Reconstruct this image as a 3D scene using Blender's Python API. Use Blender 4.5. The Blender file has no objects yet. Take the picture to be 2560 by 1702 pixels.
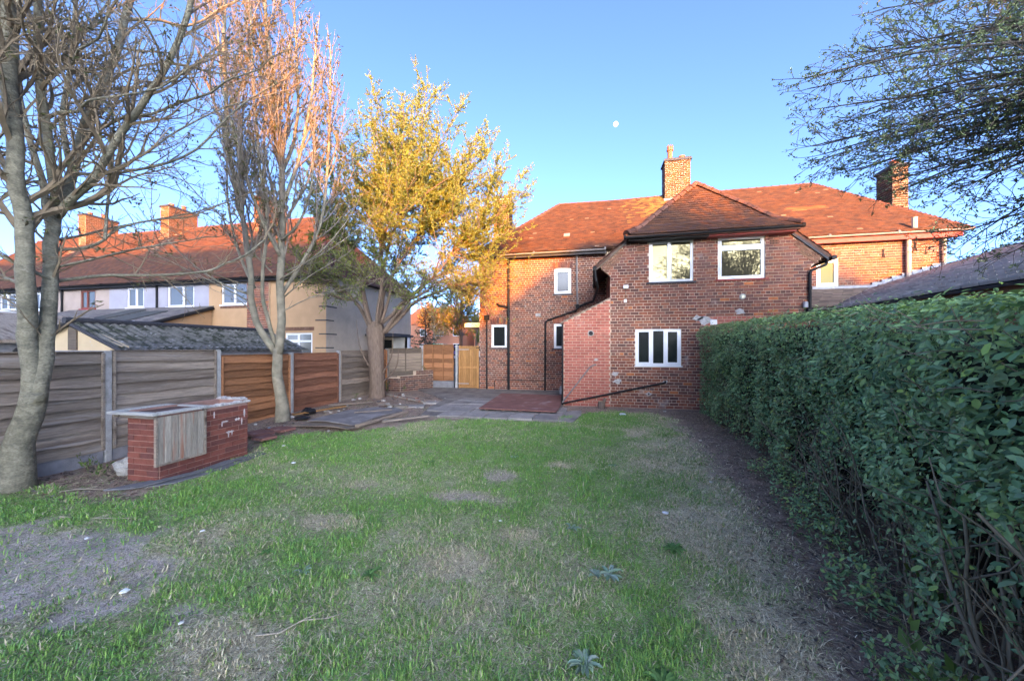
import bpy, math, random
import numpy as np
from mathutils import Vector, Matrix, Quaternion, noise as mnoise

# ------------------------------------------------------------------ scene, camera, sky, sun
scene = bpy.context.scene
COL = scene.collection
random.seed(11)
rng = np.random.default_rng(11)
R = math.radians

cam_d = bpy.data.cameras.new('camera'); cam_d.sensor_width = 36.0; cam_d.lens = 12.99
cam_d.shift_y = 18/2560; cam_d.clip_start = 0.05; cam_d.clip_end = 6000
cam = bpy.data.objects.new('camera', cam_d); COL.objects.link(cam)
cam.location = (0, 0, 1.75); cam.rotation_euler = (R(90), 0, R(12.3))
scene.camera = cam
CAM = Vector((0, 0, 1.75))

SUN_EL, SUN_AZ = R(5.3), R(19.0)          # azimuth measured from -Y towards +X
sun_dir = Vector((math.sin(SUN_AZ)*math.cos(SUN_EL), -math.cos(SUN_AZ)*math.cos(SUN_EL), math.sin(SUN_EL)))
w = bpy.data.worlds.new('World'); scene.world = w; w.use_nodes = True
nt = w.node_tree; nt.nodes.clear()
sky = nt.nodes.new('ShaderNodeTexSky'); sky.sky_type = 'NISHITA'; sky.sun_disc = False
sky.sun_elevation = SUN_EL; sky.sun_rotation = R(180) - SUN_AZ
sky.altitude = 0; sky.air_density = 0.20; sky.dust_density = 1.3; sky.ozone_density = 2.6
bg = nt.nodes.new('ShaderNodeBackground'); bg.inputs['Strength'].default_value = 0.15
wo = nt.nodes.new('ShaderNodeOutputWorld')
nt.links.new(sky.outputs[0], bg.inputs['Color']); nt.links.new(bg.outputs[0], wo.inputs['Surface'])

sl = bpy.data.lights.new('sun', 'SUN'); sl.energy = 1.45; sl.angle = R(0.53); sl.color = (1.0, 0.38, 0.015)
so = bpy.data.objects.new('sun', sl); COL.objects.link(so); so.location = (20, -40, 30)
so.rotation_euler = sun_dir.to_track_quat('Z', 'Y').to_euler()

scene.view_settings.view_transform = 'Standard'; scene.view_settings.look = 'None'
scene.view_settings.gamma = 1.0; scene.view_settings.exposure = 3.85
scene.view_settings.use_white_balance = True; scene.view_settings.white_balance_temperature = 8300; scene.view_settings.white_balance_tint = 10
scene.view_settings.use_curve_mapping = False
scene.cycles.max_bounces = 6; scene.cycles.diffuse_bounces = 3; scene.cycles.transparent_max_bounces = 8
scene.cycles.use_denoising = True

# ------------------------------------------------------------------ helpers
class MB:
    """collects faces; build() links them as ONE mesh object"""
    def __init__(s): s.v = []; s.f = []; s.c = []
    def add(s, vs, fs, col=None):
        o = len(s.v); s.v.extend([tuple(q) for q in vs])
        for q in fs: s.f.append(tuple(i+o for i in q)); s.c.append(col)
    def quad(s, a, b, c, d, col=None): s.add([a, b, c, d], [(0, 1, 2, 3)], col)
    def box(s, x0, x1, y0, y1, z0, z1, col=None, M=None):
        vs = [Vector(p) for p in ((x0,y0,z0),(x1,y0,z0),(x1,y1,z0),(x0,y1,z0),(x0,y0,z1),(x1,y0,z1),(x1,y1,z1),(x0,y1,z1))]
        if M is not None: vs = [M @ p for p in vs]
        s.add(vs, [(0,3,2,1),(4,5,6,7),(0,1,5,4),(1,2,6,5),(2,3,7,6),(3,0,4,7)], col)
    def bbox(s, x0, x1, y0, y1, z0, z1, b=0.01, col=None, M=None):
        """box with chamfered vertical and top edges"""
        vs = []
        for (z, i) in ((z0, 0), (z1-b, 0), (z1, b)):
            xa, xb, ya, yb = x0+i, x1-i, y0+i, y1-i
            vs += [(xa+b,ya,z),(xb-b,ya,z),(xb,ya+b,z),(xb,yb-b,z),(xb-b,yb,z),(xa+b,yb,z),(xa,yb-b,z),(xa,ya+b,z)]
        vs = [Vector(p) for p in vs]
        if M is not None: vs = [M @ p for p in vs]
        fs = [tuple(range(7,-1,-1)), tuple(range(16,24))]
        for k in range(2):
            for i in range(8):
                j = (i+1) % 8
                fs.append((k*8+i, k*8+j, k*8+8+j, k*8+8+i))
        s.add(vs, fs, col)
    def tube(s, pts, rads, n=6, col=None, cap=True):
        pts = [Vector(p) for p in pts]; N = len(pts)
        if N < 2: return
        t0 = (pts[1]-pts[0]).normalized()
        ref = Vector((0,0,1)) if abs(t0.z) < .9 else Vector((1,0,0))
        nx = t0.cross(ref).normalized(); o = len(s.v)
        cs = [(math.cos(2*math.pi*k/n), math.sin(2*math.pi*k/n)) for k in range(n)]
        for i in range(N):
            t = (pts[min(i+1,N-1)]-pts[max(i-1,0)])
            if t.length < 1e-9: t = t0
            t = t.normalized(); nx = (nx - t*nx.dot(t)).normalized(); ny = t.cross(nx)
            r = rads[i] if hasattr(rads, '__len__') else rads
            p = pts[i]
            for (c_, s_) in cs:
                q = p + nx*(c_*r) + ny*(s_*r); s.v.append((q.x,q.y,q.z))
        for i in range(N-1):
            for k in range(n):
                a = o+i*n+k; b = o+i*n+(k+1) % n
                s.f.append((a, b, b+n, a+n)); s.c.append(col)
        if cap:
            s.f.append(tuple(o+k for k in range(n-1,-1,-1))); s.c.append(col)
            s.f.append(tuple(o+(N-1)*n+k for k in range(n))); s.c.append(col)
    def prism(s, poly, y0, y1, col=None, M=None):
        """poly of (x,z), extruded along y"""
        n = len(poly); vs = [Vector((x,y0,z)) for x,z in poly] + [Vector((x,y1,z)) for x,z in poly]
        if M is not None: vs = [M @ p for p in vs]
        fs = [tuple(range(n)), tuple(range(2*n-1,n-1,-1))] + [(i, i+n, (i+1) % n+n, (i+1) % n) for i in range(n)]
        s.add(vs, fs, col)
    def build(s, name, mat, parent=None, smooth=False):
        me = bpy.data.meshes.new(name); me.from_pydata(s.v, [], s.f)
        if any(c is not None for c in s.c):
            a = me.attributes.new('col', 'FLOAT_COLOR', 'FACE')
            arr = np.array([(c[0],c[1],c[2],1.0) if c is not None else (1,1,1,1) for c in s.c], dtype=np.float32)
            a.data.foreach_set('color', arr.ravel())
        if smooth: me.polygons.foreach_set('use_smooth', [True]*len(me.polygons))
        if mat is not None: me.materials.append(mat)
        return link(name, me, parent)

def link(name, data, parent=None, M=None):
    o = bpy.data.objects.new(name, data); COL.objects.link(o)
    if parent is not None: o.parent = parent
    if M is not None: o.matrix_local = M
    return o

def np_mesh(name, V, F, C, mat, parent=None):
    """V (n,3); F (m,k) all the same k; C (m,3) face colours"""
    me = bpy.data.meshes.new(name); n, m, k = len(V), len(F), F.shape[1]
    me.vertices.add(n); me.vertices.foreach_set('co', np.ascontiguousarray(V, dtype=np.float32).ravel())
    me.loops.add(m*k); me.loops.foreach_set('vertex_index', np.ascontiguousarray(F, dtype=np.int32).ravel())
    me.polygons.add(m); me.polygons.foreach_set('loop_start', np.arange(0, m*k, k, dtype=np.int32))
    me.update(calc_edges=True); me.validate()
    a = me.attributes.new('col', 'FLOAT_COLOR', 'FACE')
    a.data.foreach_set('color', np.hstack([C, np.ones((m,1))]).astype(np.float32).ravel())
    me.materials.append(mat)
    return link(name, me, parent)

def tag(o, label=None, cat=None, group=None, kind=None):
    if label: o['label'] = label
    if cat: o['category'] = cat
    if group: o['group'] = group
    if kind: o['kind'] = kind
    return o
def thing(name, label, cat, loc=(0,0,0), group=None):
    o = bpy.data.objects.new(name, None); COL.objects.link(o); o.location = loc
    o.empty_display_size = .2
    return tag(o, label, cat, group)
def node(name, parent):
    o = bpy.data.objects.new(name, None); COL.objects.link(o); o.parent = parent; o.empty_display_size = .1; return o
def rel(parent):                       # verts are written in world space; child of an Empty at parent.location
    return -Vector(parent.location)
def jit(c, a=.12):
    k = 1+random.uniform(-a, a); return tuple(max(0, x*k*(1+random.uniform(-a*.25, a*.25))) for x in c)
def mixc(a, b, t): return tuple(x*(1-t)+y*t for x, y in zip(a, b))
def sm(a, b, x):
    t = min(1, max(0, (x-a)/(b-a))) if b != a else float(x > a); return t*t*(3-2*t)
def fbm(x, y, s=1.0, o=3, z=0.0): return mnoise.fractal(Vector((x*s, y*s, z)), 1.0, 2.0, o)

# ------------------------------------------------------------------ materials
def nd(t, typ, **kw):
    n = t.nodes.new(typ)
    for k, v in kw.items(): setattr(n, k, v)
    return n
def mat(name, col=(.5,.5,.5), rough=.85, attr=False, var=.18, nscale=6.0, bump=0.0, bscale=80.0, rnd=0.0, spec=.25,
        stretch=(1,1,1), patch=None, pscale=2.0, plo=.55, phi=.7, transl=0.0, metal=0.0, world=False, fine=0.0, fscale=150.0):
    m = bpy.data.materials.new(name); m.use_nodes = True; t = m.node_tree; t.nodes.clear()
    out = nd(t, 'ShaderNodeOutputMaterial'); b = nd(t, 'ShaderNodeBsdfPrincipled')
    b.inputs['Roughness'].default_value = rough; b.inputs['Metallic'].default_value = metal
    b.inputs['Specular IOR Level'].default_value = spec
    L = t.links.new
    if attr:
        a = nd(t, 'ShaderNodeAttribute', attribute_name='col'); c = a.outputs['Color']
    else:
        a = nd(t, 'ShaderNodeRGB'); a.outputs[0].default_value = (*col, 1); c = a.outputs[0]
    if world: tc = nd(t, 'ShaderNodeNewGeometry'); co = tc.outputs['Position']
    else: tc = nd(t, 'ShaderNodeTexCoord'); co = tc.outputs['Object']
    oi = nd(t, 'ShaderNodeObjectInfo')
    mp = nd(t, 'ShaderNodeMapping'); mp.inputs['Scale'].default_value = stretch; L(co, mp.inputs['Vector'])
    if rnd:
        off = nd(t, 'ShaderNodeMath', operation='MULTIPLY'); off.inputs[1].default_value = 37.0; L(oi.outputs['Random'], off.inputs[0])
        L(off.outputs[0], mp.inputs['Location'])
    def mul(c, fac, lo, hi):
        mr = nd(t, 'ShaderNodeMapRange'); mr.inputs['From Min'].default_value = .25; mr.inputs['From Max'].default_value = .75
        mr.inputs['To Min'].default_value = lo; mr.inputs['To Max'].default_value = hi; L(fac, mr.inputs['Value'])
        mx = nd(t, 'ShaderNodeMix', data_type='RGBA', blend_type='MULTIPLY'); mx.inputs['Factor'].default_value = 1
        L(c, mx.inputs['A']); L(mr.outputs[0], mx.inputs['B']); return mx.outputs['Result']
    if var:
        n = nd(t, 'ShaderNodeTexNoise'); n.inputs['Scale'].default_value = nscale; n.inputs['Detail'].default_value = 5
        L(mp.outputs[0], n.inputs['Vector']); c = mul(c, n.outputs['Fac'], 1-var, 1+var)
    if fine:
        n = nd(t, 'ShaderNodeTexNoise'); n.inputs['Scale'].default_value = fscale; n.inputs['Detail'].default_value = 3
        L(mp.outputs[0], n.inputs['Vector']); c = mul(c, n.outputs['Fac'], 1-fine, 1+fine)
    if rnd:
        mr = nd(t, 'ShaderNodeMapRange'); mr.inputs['To Min'].default_value = 1-rnd; mr.inputs['To Max'].default_value = 1+rnd
        L(oi.outputs['Random'], mr.inputs['Value'])
        mx = nd(t, 'ShaderNodeMix', data_type='RGBA', blend_type='MULTIPLY'); mx.inputs['Factor'].default_value = 1
        L(c, mx.inputs['A']); L(mr.outputs[0], mx.inputs['B']); c = mx.outputs['Result']
    for (pc, ps, lo, hi) in ([(patch, pscale, plo, phi)] if patch and not isinstance(patch, list) else (patch or [])):
        n = nd(t, 'ShaderNodeTexNoise'); n.inputs['Scale'].default_value = ps; n.inputs['Detail'].default_value = 6; n.inputs['Roughness'].default_value = .62
        L(mp.outputs[0], n.inputs['Vector'])
        mr = nd(t, 'ShaderNodeMapRange'); mr.inputs['From Min'].default_value = lo; mr.inputs['From Max'].default_value = hi
        L(n.outputs['Fac'], mr.inputs['Value'])
        mx = nd(t, 'ShaderNodeMix', data_type='RGBA'); L(mr.outputs[0], mx.inputs['Factor']); L(c, mx.inputs['A']); mx.inputs['B'].default_value = (*pc, 1)
        c = mx.outputs['Result']
    L(c, b.inputs['Base Color'])
    if bump:
        n = nd(t, 'ShaderNodeTexNoise'); n.inputs['Scale'].default_value = bscale; n.inputs['Detail'].default_value = 4
        L(mp.outputs[0], n.inputs['Vector'])
        bp = nd(t, 'ShaderNodeBump'); bp.inputs['Strength'].default_value = bump; bp.inputs['Distance'].default_value = .02
        L(n.outputs['Fac'], bp.inputs['Height']); L(bp.outputs[0], b.inputs['Normal'])
    sh = b.outputs[0]
    if transl:
        tr = nd(t, 'ShaderNodeBsdfTranslucent'); L(c, tr.inputs['Color'])
        ms = nd(t, 'ShaderNodeMixShader'); ms.inputs[0].default_value = transl; L(sh, ms.inputs[1]); L(tr.outputs[0], ms.inputs[2]); sh = ms.outputs[0]
    L(sh, out.inputs['Surface'])
    return m
def glass(name, col, refl, rough=.02, tint=(1,1,1)):
    m = bpy.data.materials.new(name); m.use_nodes = True; t = m.node_tree; t.nodes.clear()
    out = nd(t, 'ShaderNodeOutputMaterial'); d = nd(t, 'ShaderNodeBsdfDiffuse'); d.inputs[0].default_value = (*col, 1)
    g = nd(t, 'ShaderNodeBsdfGlossy'); g.inputs['Roughness'].default_value = rough; g.inputs['Color'].default_value = (*tint, 1)
    fr = nd(t, 'ShaderNodeFresnel'); fr.inputs[0].default_value = 1.5
    mr = nd(t, 'ShaderNodeMapRange'); mr.inputs['From Min'].default_value = .04; mr.inputs['To Min'].default_value = refl; mr.inputs['To Max'].default_value = min(.6, refl*12); t.links.new(fr.outputs[0], mr.inputs['Value'])
    ms = nd(t, 'ShaderNodeMixShader'); t.links.new(mr.outputs[0], ms.inputs[0]); t.links.new(d.outputs[0], ms.inputs[1]); t.links.new(g.outputs[0], ms.inputs[2])
    t.links.new(ms.outputs[0], out.inputs['Surface']); return m

EFF = (.50,.46,.43)
m_brick = mat('brick', attr=True, var=.28, nscale=9, fine=.2, fscale=70, bump=.5, bscale=60, rough=.92, world=True,
              patch=[(EFF, 1.3, .63, .80), ((.10,.075,.07), .8, .64, .9)])
m_mortar = mat('mortar', (.60,.47,.35), var=.2, nscale=5, bump=.4, world=True, patch=[((.34,.28,.23), 1.1, .6, .9)])
m_tile = mat('clay_tile', attr=True, var=.2, nscale=3, fine=.25, fscale=40, bump=.3, world=True, rough=.9,
             patch=[((.12,.075,.03), 1.6, .66, .90)])
m_greytile = mat('concrete_tile', attr=True, var=.25, nscale=5, bump=.3, world=True, patch=[((.18,.165,.11), 3, .62, .85)])
m_ridge = mat('ridge_clay', (.15,.066,.046), var=.3, nscale=6, rnd=.2, bump=.4, bscale=40)
m_white = mat('white_upvc', (.72,.73,.74), rough=.35, var=.05, spec=.5)
m_redpaint = mat('red_paint', (.28,.035,.03), rough=.5, var=.2, nscale=12, patch=(.12,.05,.04), pscale=9)
m_black = mat('black_plastic', (.014,.014,.015), rough=.6, var=.2, spec=.22)
m_greypipe = mat('grey_pipe', (.22,.2,.19), rough=.6, patch=(.10,.09,.09), pscale=6)
m_slate = mat('dark_sill', (.05,.05,.055), rough=.7, var=.3, nscale=20)
m_lead = mat('lead', (.32,.33,.36), rough=.55, var=.25, nscale=9)
m_conc = mat('concrete', (.36,.355,.34), var=.2, nscale=8, fine=.2, bump=.5, bscale=90, rnd=.08, patch=((.2,.2,.17)), pscale=3)
m_concdark = mat('concrete_board', (.2,.2,.21), var=.25, nscale=6, bump=.4, rnd=.1)
m_glassrefl = glass('window_glass', (.05,.045,.03), .05, .01, (1,.90,.52))  # yellow of the reflected evening sky put into the tint
m_glassdim = glass('window_glass_evening', (.10,.085,.04), .012, .02, (1,.85,.4))  # dimmer copy for one window, reflected evening yellow put into its tint
m_glassdark = glass('window_glass_dark', (.012,.016,.016), .06, .12)
m_glassmid = glass('window_glass_net', (.085,.09,.09), .008, .06)
def wood(name, col, **k):
    kw = dict(var=.25, nscale=2.5, fine=.25, fscale=12, stretch=(.9,16,16), bump=.6, bscale=9, rnd=.42, rough=.85); kw.update(k)
    return mat(name, col, **kw)
m_wgrey = wood('weathered_grey_wood', (.255,.205,.16), patch=[((.11,.075,.055), .35, .50, .70), ((.36,.33,.30), .5, .58, .75)])
m_worange = wood('orange_treated_wood', (.34,.15,.07), patch=[((.22,.08,.035), .9, .58, .8)])
m_wred = wood('red_brown_wood', (.25,.105,.06), patch=[((.34,.2,.12), 1.0, .62, .75), ((.12,.06,.045), .7, .55, .8)])
m_wbrown = wood('grey_brown_wood', (.24,.185,.14), patch=[((.12,.10,.085), .8, .55, .75)])
m_wgate = wood('new_pine', (.38,.19,.07), stretch=(14,14,1.2), rnd=.18)
m_wdoor = wood('bleached_boards', (.30,.265,.22), stretch=(14,14,1.0), rnd=.15, patch=[((.34,.14,.085), .8, .50, .66), ((.10,.09,.075), 1.5, .60, .8)])
m_ply = mat('red_stained_sheet', (.23,.105,.085), var=.25, nscale=4, bump=.2, patch=((.38,.3,.27)), pscale=2.2, plo=.58, phi=.75)
m_leaf = mat('foliage', attr=True, var=.0, rough=.6, spec=.3, transl=.35)
m_hleaf = mat('hedge_leaf', attr=True, var=.0, rough=.45, spec=.4, transl=.2)
m_grass = mat('grass_blade', attr=True, var=.0, rough=.7, spec=.2, transl=.25)
m_bark = mat('smooth_bark', (.19,.175,.125), var=.4, nscale=7, fine=.3, fscale=40, bump=.9, bscale=22, stretch=(1,1,1.6), patch=[((.075,.075,.055), 2.2, .55, .72), ((.28,.26,.20), 5, .60, .72), ((.05,.045,.035), 11, .68, .74)])
m_bark2 = mat('pale_bark', (.24,.21,.15), var=.4, nscale=6, bump=.4, bscale=30, patch=((.16,.17,.12)), pscale=4)
m_bark3 = mat('rough_bark', (.17,.12,.09), var=.4, nscale=8, stretch=(6,6,.8), bump=1.0, bscale=5, patch=((.26,.2,.15)), pscale=7)
m_twig = mat('twig', (.19,.145,.095), var=.2)
m_twig2 = mat('twig_pale', (.20,.165,.13), var=.2)
m_twigdark = mat('twig_dark', (.10,.085,.07), var=.25)
m_litter = mat('leaf_litter', attr=True, var=.2, rough=.9)
m_stone = mat('stone', attr=True, var=.3, nscale=8, bump=.6, bscale=30, fine=.2, fscale=60)

# ------------------------------------------------------------------ ground
def gz(x, y):
    z = -.20+.03*sm(1, 4.6, y)+.17*sm(4.2, 8.9, y)+.05*sm(9.5, 13.0, y)
    return z
def lawn_edge(x):                   # far edge of the lawn (y) for a given x
    pts = [(-8,5.6),(-6.7,6.4),(-5.4,6.9),(-4.6,7.3),(-3.7,8.35),(-2.2,8.7),(-1.3,8.95),(-.7,9.3),(-.2,10.0),(.6,10.5),(1.6,10.35),(2.3,9.6),(3,8)]
    if x <= pts[0][0]: return pts[0][1]
    for (a, b), (c_, d) in zip(pts, pts[1:]):
        if x <= c_: return b+(d-b)*(x-a)/(c_-a)
    return pts[-1][1]
HEDGE = [(1.25,.4),(1.62,1.7),(1.95,2.9),(2.28,4.0),(2.5,5.2),(2.68,7.0),(2.74,8.6),(2.78,10.62)]
def hedge_x(y):
    if y <= HEDGE[0][1]: return HEDGE[0][0]
    for (a, b), (c_, d) in zip(HEDGE, HEDGE[1:]):
        if y <= d: return a+(c_-a)*(y-b)/(d-b)
    return HEDGE[-1][0]
def ell(x, y, cx, cy, rx, ry): return math.hypot((x-cx)/rx, (y-cy)/ry)
def masks(x, y):
    """grass density 0..1, dryness 0..1, soil tint 0 dark .. 1 grey"""
    n1 = fbm(x, y, .9); n2 = fbm(x, y, 2.6, 3, 5.0); n3 = fbm(x, y, .45, 2, 9.0)
    g = 1.0; grey = .25
    g *= 1-sm(-.18, .15, (y-lawn_edge(x))+.25*n2)
    hx = hedge_x(y)-x                                             # distance from hedge foot
    wdt = .55+.35*sm(3, 8, y)
    g *= sm(wdt-.25, wdt+.35, hx+.22*n2)
    d = .22+.55*n3+.4*n1
    d = max(d, .85*(1-sm(wdt+.1, wdt+1.05, hx+.7*n1+.3*n2)))             # straw beside the hedge soil
    # bed by the tree and store
    bed = sm(-.12, .3, (-5.55-.18*(y-3.6)-x)+.25*n2) * sm(3.15, 3.6, y+.2*n2)
    g *= 1-bed
    # bare compacted patch, near left
    p = ell(x, y, -5.0, 2.25, 1.75, .78)+.5*n2+.3*n1
    pb = 1-sm(.7, 1.2, p); g *= 1-pb*.96; grey = max(grey, pb)
    for (cx, cy, rx, ry) in ((-1.35,5.3,.30,.28),(-1.62,4.5,.5,.2)):
        q = 1-sm(.55, 1.25, ell(x, y, cx, cy, rx, ry)+.4*n2)
        g *= 1-.75*q; d = max(d, q*.9); grey = max(grey, q*.7)
    for (cx, cy, rx, ry) in ((-3.2,4.6,.35,.25),(1.0,6.2,.5,.6),(.9,8.0,.35,.5),(-2.95,3.5,.5,.25),(-.5,5.9,.3,.2),(1.2,4.2,.9,1.0),(1.15,2.6,.8,.8),(.9,1.9,.6,.6),(-1.2,3.1,.5,.35),(-2.3,1.9,.6,.35),(-.8,3.7,.35,.2)):
        q = 1-sm(.4, 1.3, ell(x, y, cx, cy, rx, ry)+.35*n2); d = max(d, q)
    lush = 1-sm(.5, 1.2, ell(x, y, .35, 2.6, .45, .75)+.3*n2)
    lush = max(lush, (1-sm(.5, 1.2, ell(x, y, -3.4, 6.0, 2.4, 1.4)+.3*n2))*.7, (1-sm(.5,1.2, ell(x, y, .2, 9.3, 1.3, .9)+.3*n2))*.8)
    d = d*(1-.75*lush); g = g*(.74+.26*min(1, max(0, .5+n1+.7*lush)))
    return max(0, min(1, g)), max(0, min(1, d)), grey
def in_garden(x, y): return -7.97 < x < hedge_x(y)+.3 and -1.5 < y < 11.1

xs = np.concatenate([[-3000,-900,-300,-120,-60,-36,-24,-18,-14,-11,-9.2], np.arange(-8.4, 4.2, .1), [4.6,5.4,6.5,8,10,13,18,26,45,100,300,900,3000]])
ys = np.concatenate([[-3000,-900,-300,-120,-50,-25,-12,-6,-3,-1.5], np.arange(-.4, 15.0, .1), [15.6,16.5,18,21,25,32,45,70,120,300,900,3000]])
nx_, ny_ = len(xs), len(ys)
gv = np.zeros((ny_, nx_, 3)); gc = np.zeros((ny_, nx_, 3))
SOIL = np.array((.30,.195,.135)); GREY = np.array((.47,.39,.34)); TURF = np.array((.26,.38,.12)); STRAW = np.array((.66,.56,.38)); CLOD = np.array((.055,.04,.034))
for j, y in enumerate(ys):
    for i, x in enumerate(xs):
        if in_garden(x, y) or (-8.2 < x < 4 and -.4 < y < 14.6):
            g, d, gr = masks(x, y)
            n = fbm(x, y, 7.0, 3); n0 = fbm(x, y, 1.1, 2, 3.0)
            z = gz(x, y)+.012*n*(1-.4*g)+.02*n0*sm(12, 9, y)
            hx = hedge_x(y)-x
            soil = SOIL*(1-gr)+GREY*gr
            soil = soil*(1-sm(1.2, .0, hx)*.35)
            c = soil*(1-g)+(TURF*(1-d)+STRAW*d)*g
            c = c*(1+.5*n)
        else:
            z = gz(x, min(y, 20)) if -9.5 < x < 4.5 and y > -2 else (-.05 if y > 0 else -.2)
            c = np.array((.10,.10,.06))
            if y > 24: c = np.array((.07,.07,.07))
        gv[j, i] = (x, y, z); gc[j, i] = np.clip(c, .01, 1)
idx = np.arange(nx_*ny_).reshape(ny_, nx_)
F = np.stack([idx[:-1,:-1], idx[:-1,1:], idx[1:,1:], idx[1:,:-1]], -1).reshape(-1, 4)
fc = ((gc[:-1,:-1]+gc[:-1,1:]+gc[1:,1:]+gc[1:,:-1])/4).reshape(-1, 3)
m_ground = mat('earth_and_turf', attr=True, var=.45, nscale=38, fine=.6, fscale=150, bump=1.0, bscale=90, world=True)
ground = np_mesh('ground', gv.reshape(-1, 3), F, fc, m_ground); tag(ground, kind='structure')
ground.data.polygons.foreach_set('use_smooth', [True]*len(ground.data.polygons))

# grass: one uncountable mass of blades
def grass():
    V = []; Fq = []; C = []
    P = []
    for (y0, y1, dens) in ((.6,2.6,9500),(2.6,4.2,7000),(4.2,6.5,4600),(6.5,10.8,3000)):
        n = int((y1-y0)*11.0*dens); X = rng.uniform(-7.7, 3.0, n); Y = rng.uniform(y0, y1, n)
        P.append(np.stack([X, Y], 1))
    P = np.concatenate(P)
    D = -.213*P[:,0]+.977*P[:,1]; U = .977*P[:,0]+.213*P[:,1]           # keep what can come near the picture
    P = P[(np.abs(U) < 1.5*D+.5) & (D > 1.3)]
    gx0, gy0, st = -7.8, .5, .05
    GX = np.arange(-7.8, 3.2, st); GY = np.arange(.5, 10.9, st)
    G = np.zeros((len(GY), len(GX))); Dr = np.zeros_like(G); T = np.zeros_like(G)
    for j, y in enumerate(GY):
        for i, x in enumerate(GX):
            a, b, _ = masks(x, y); G[j, i] = a; Dr[j, i] = b; T[j, i] = fbm(x, y, 3.2, 3, 2.0)
    ii = np.clip(((P[:,0]-gx0)/st).astype(int), 0, len(GX)-1); jj = np.clip(((P[:,1]-gy0)/st).astype(int), 0, len(GY)-1)
    g = G[jj, ii]; d = Dr[jj, ii]; tf = T[jj, ii]
    keep = rng.uniform(0, 1, len(P)) < g*np.clip(.75+1.0*tf, .25, 1.2)
    P = P[keep]; g = g[keep]; d = d[keep]; tf = tf[keep]; n = len(P)
    dist = np.hypot(P[:,0], P[:,1])
    straw = rng.uniform(0, 1, n) < np.clip(d*.8-.08, 0.04, .8)
    h = rng.uniform(.012, .032, n)*(1+.9*np.clip(tf, -.4, .8))*(1-.25*d); h = np.where(straw, h*1.2, h)
    wd = rng.uniform(.0016, .0032, n)*(1+dist*.18)
    a = rng.uniform(0, 6.283, n); lean = np.where(straw, rng.uniform(.7, 1.45, n), rng.uniform(.2, 1.25, n))
    z0 = np.array([gz(x, y)+.02*fbm(x, y, 1.1, 2, 3.0) for x, y in P])-.004
    dx, dy = np.cos(a), np.sin(a); px, py = -dy, dx
    hz = h*np.cos(lean*.7); hx = h*np.sin(lean*.7); tz = hz+h*.9*np.cos(lean*1.25); tx = hx+h*.9*np.sin(lean*1.25)
    tz = np.where(straw, np.maximum(tz, .006), tz)
    B = np.stack([P[:,0], P[:,1], z0], 1)
    def pt(f, s, zz): return B+np.stack([dx*f+px*s, dy*f+py*s, zz], 1)
    Z = np.zeros(n)
    V = np.stack([pt(Z, -wd, Z), pt(Z, wd, Z), pt(hx, wd*.8, hz), pt(hx, -wd*.8, hz), pt(tx, wd*.08, tz), pt(tx, -wd*.08, tz)], 1).reshape(-1, 3)
    o = np.arange(n)[:,None]*6
    F = np.concatenate([o+np.array([[0,1,2,3]]), o+np.array([[3,2,4,5]])], 1).reshape(-1, 4)
    green = np.array((.20,.42,.10)); g2 = np.array((.31,.48,.12)); g3 = np.array((.16,.36,.12)); st1 = np.array((.80,.70,.48)); st2 = np.array((.60,.49,.31))
    r1 = rng.uniform(0, 1, (n,1)); r2 = rng.uniform(0, 1, (n,1))
    c = green*(1-r1)+g2*r1; c = np.where(r2 < .25, g3, c)
    c = c*(1-.35*d[:,None])+np.array((.26,.24,.13))*.35*d[:,None]
    c = np.where(straw[:,None], st1*(1-r1)+st2*r1, c)*rng.uniform(.75, 1.25, (n,1))
    o = np_mesh('grass', V, F, np.repeat(c, 2, 0), m_grass)
    tag(o, 'patchy short lawn grass with dry straw patches', 'grass', kind='stuff')
    # thatch: short stubs and dead stems lying flat between the blades
    Q = []
    for (y0, y1, dens) in ((.6,2.6,8000),(2.6,4.4,5500),(4.4,7.0,2800),(7.0,10.8,1300)):
        m_ = int((y1-y0)*11.0*dens); Q.append(np.stack([rng.uniform(-7.7, 3.0, m_), rng.uniform(y0, y1, m_)], 1))
    Q = np.concatenate(Q); Dq = -.213*Q[:,0]+.977*Q[:,1]; Uq = .977*Q[:,0]+.213*Q[:,1]; Q = Q[(np.abs(Uq) < 1.5*Dq+.5) & (Dq > 1.3)]
    ii = np.clip(((Q[:,0]-gx0)/st).astype(int), 0, len(GX)-1); jj = np.clip(((Q[:,1]-gy0)/st).astype(int), 0, len(GY)-1)
    gq = G[jj, ii]; dq = Dr[jj, ii]; kp = rng.uniform(0, 1, len(Q)) < .12+.75*gq; Q = Q[kp]; gq = gq[kp]; dq = dq[kp]; n = len(Q)
    z0 = np.array([gz(x, y)+.02*fbm(x, y, 1.1, 2, 3.0) for x, y in Q])+rng.uniform(.002, .012, n)
    a = rng.uniform(0, 6.283, n); l = rng.uniform(.008, .03, n); wd = rng.uniform(.0012, .0024, n)*(1+np.hypot(Q[:,0], Q[:,1])*.15); dz = rng.uniform(-.004, .012, n)
    dx, dy = np.cos(a), np.sin(a); B = np.stack([Q[:,0], Q[:,1], z0], 1)
    def q4(f, s_, zz): return B+np.stack([dx*f-dy*s_, dy*f+dx*s_, zz], 1)
    V = np.stack([q4(-l, -wd, -dz*.3), q4(-l, wd, -dz*.3), q4(l, wd*.5, dz), q4(l, -wd*.5, dz)], 1).reshape(-1, 3)
    F = (np.arange(n)[:,None]*4+np.array([[0,1,2,3]])).reshape(-1, 4)
    pal = np.array([(.20,.40,.11),(.30,.47,.14),(.58,.51,.34),(.42,.35,.23),(.78,.70,.50),(.16,.13,.09)])
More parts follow.
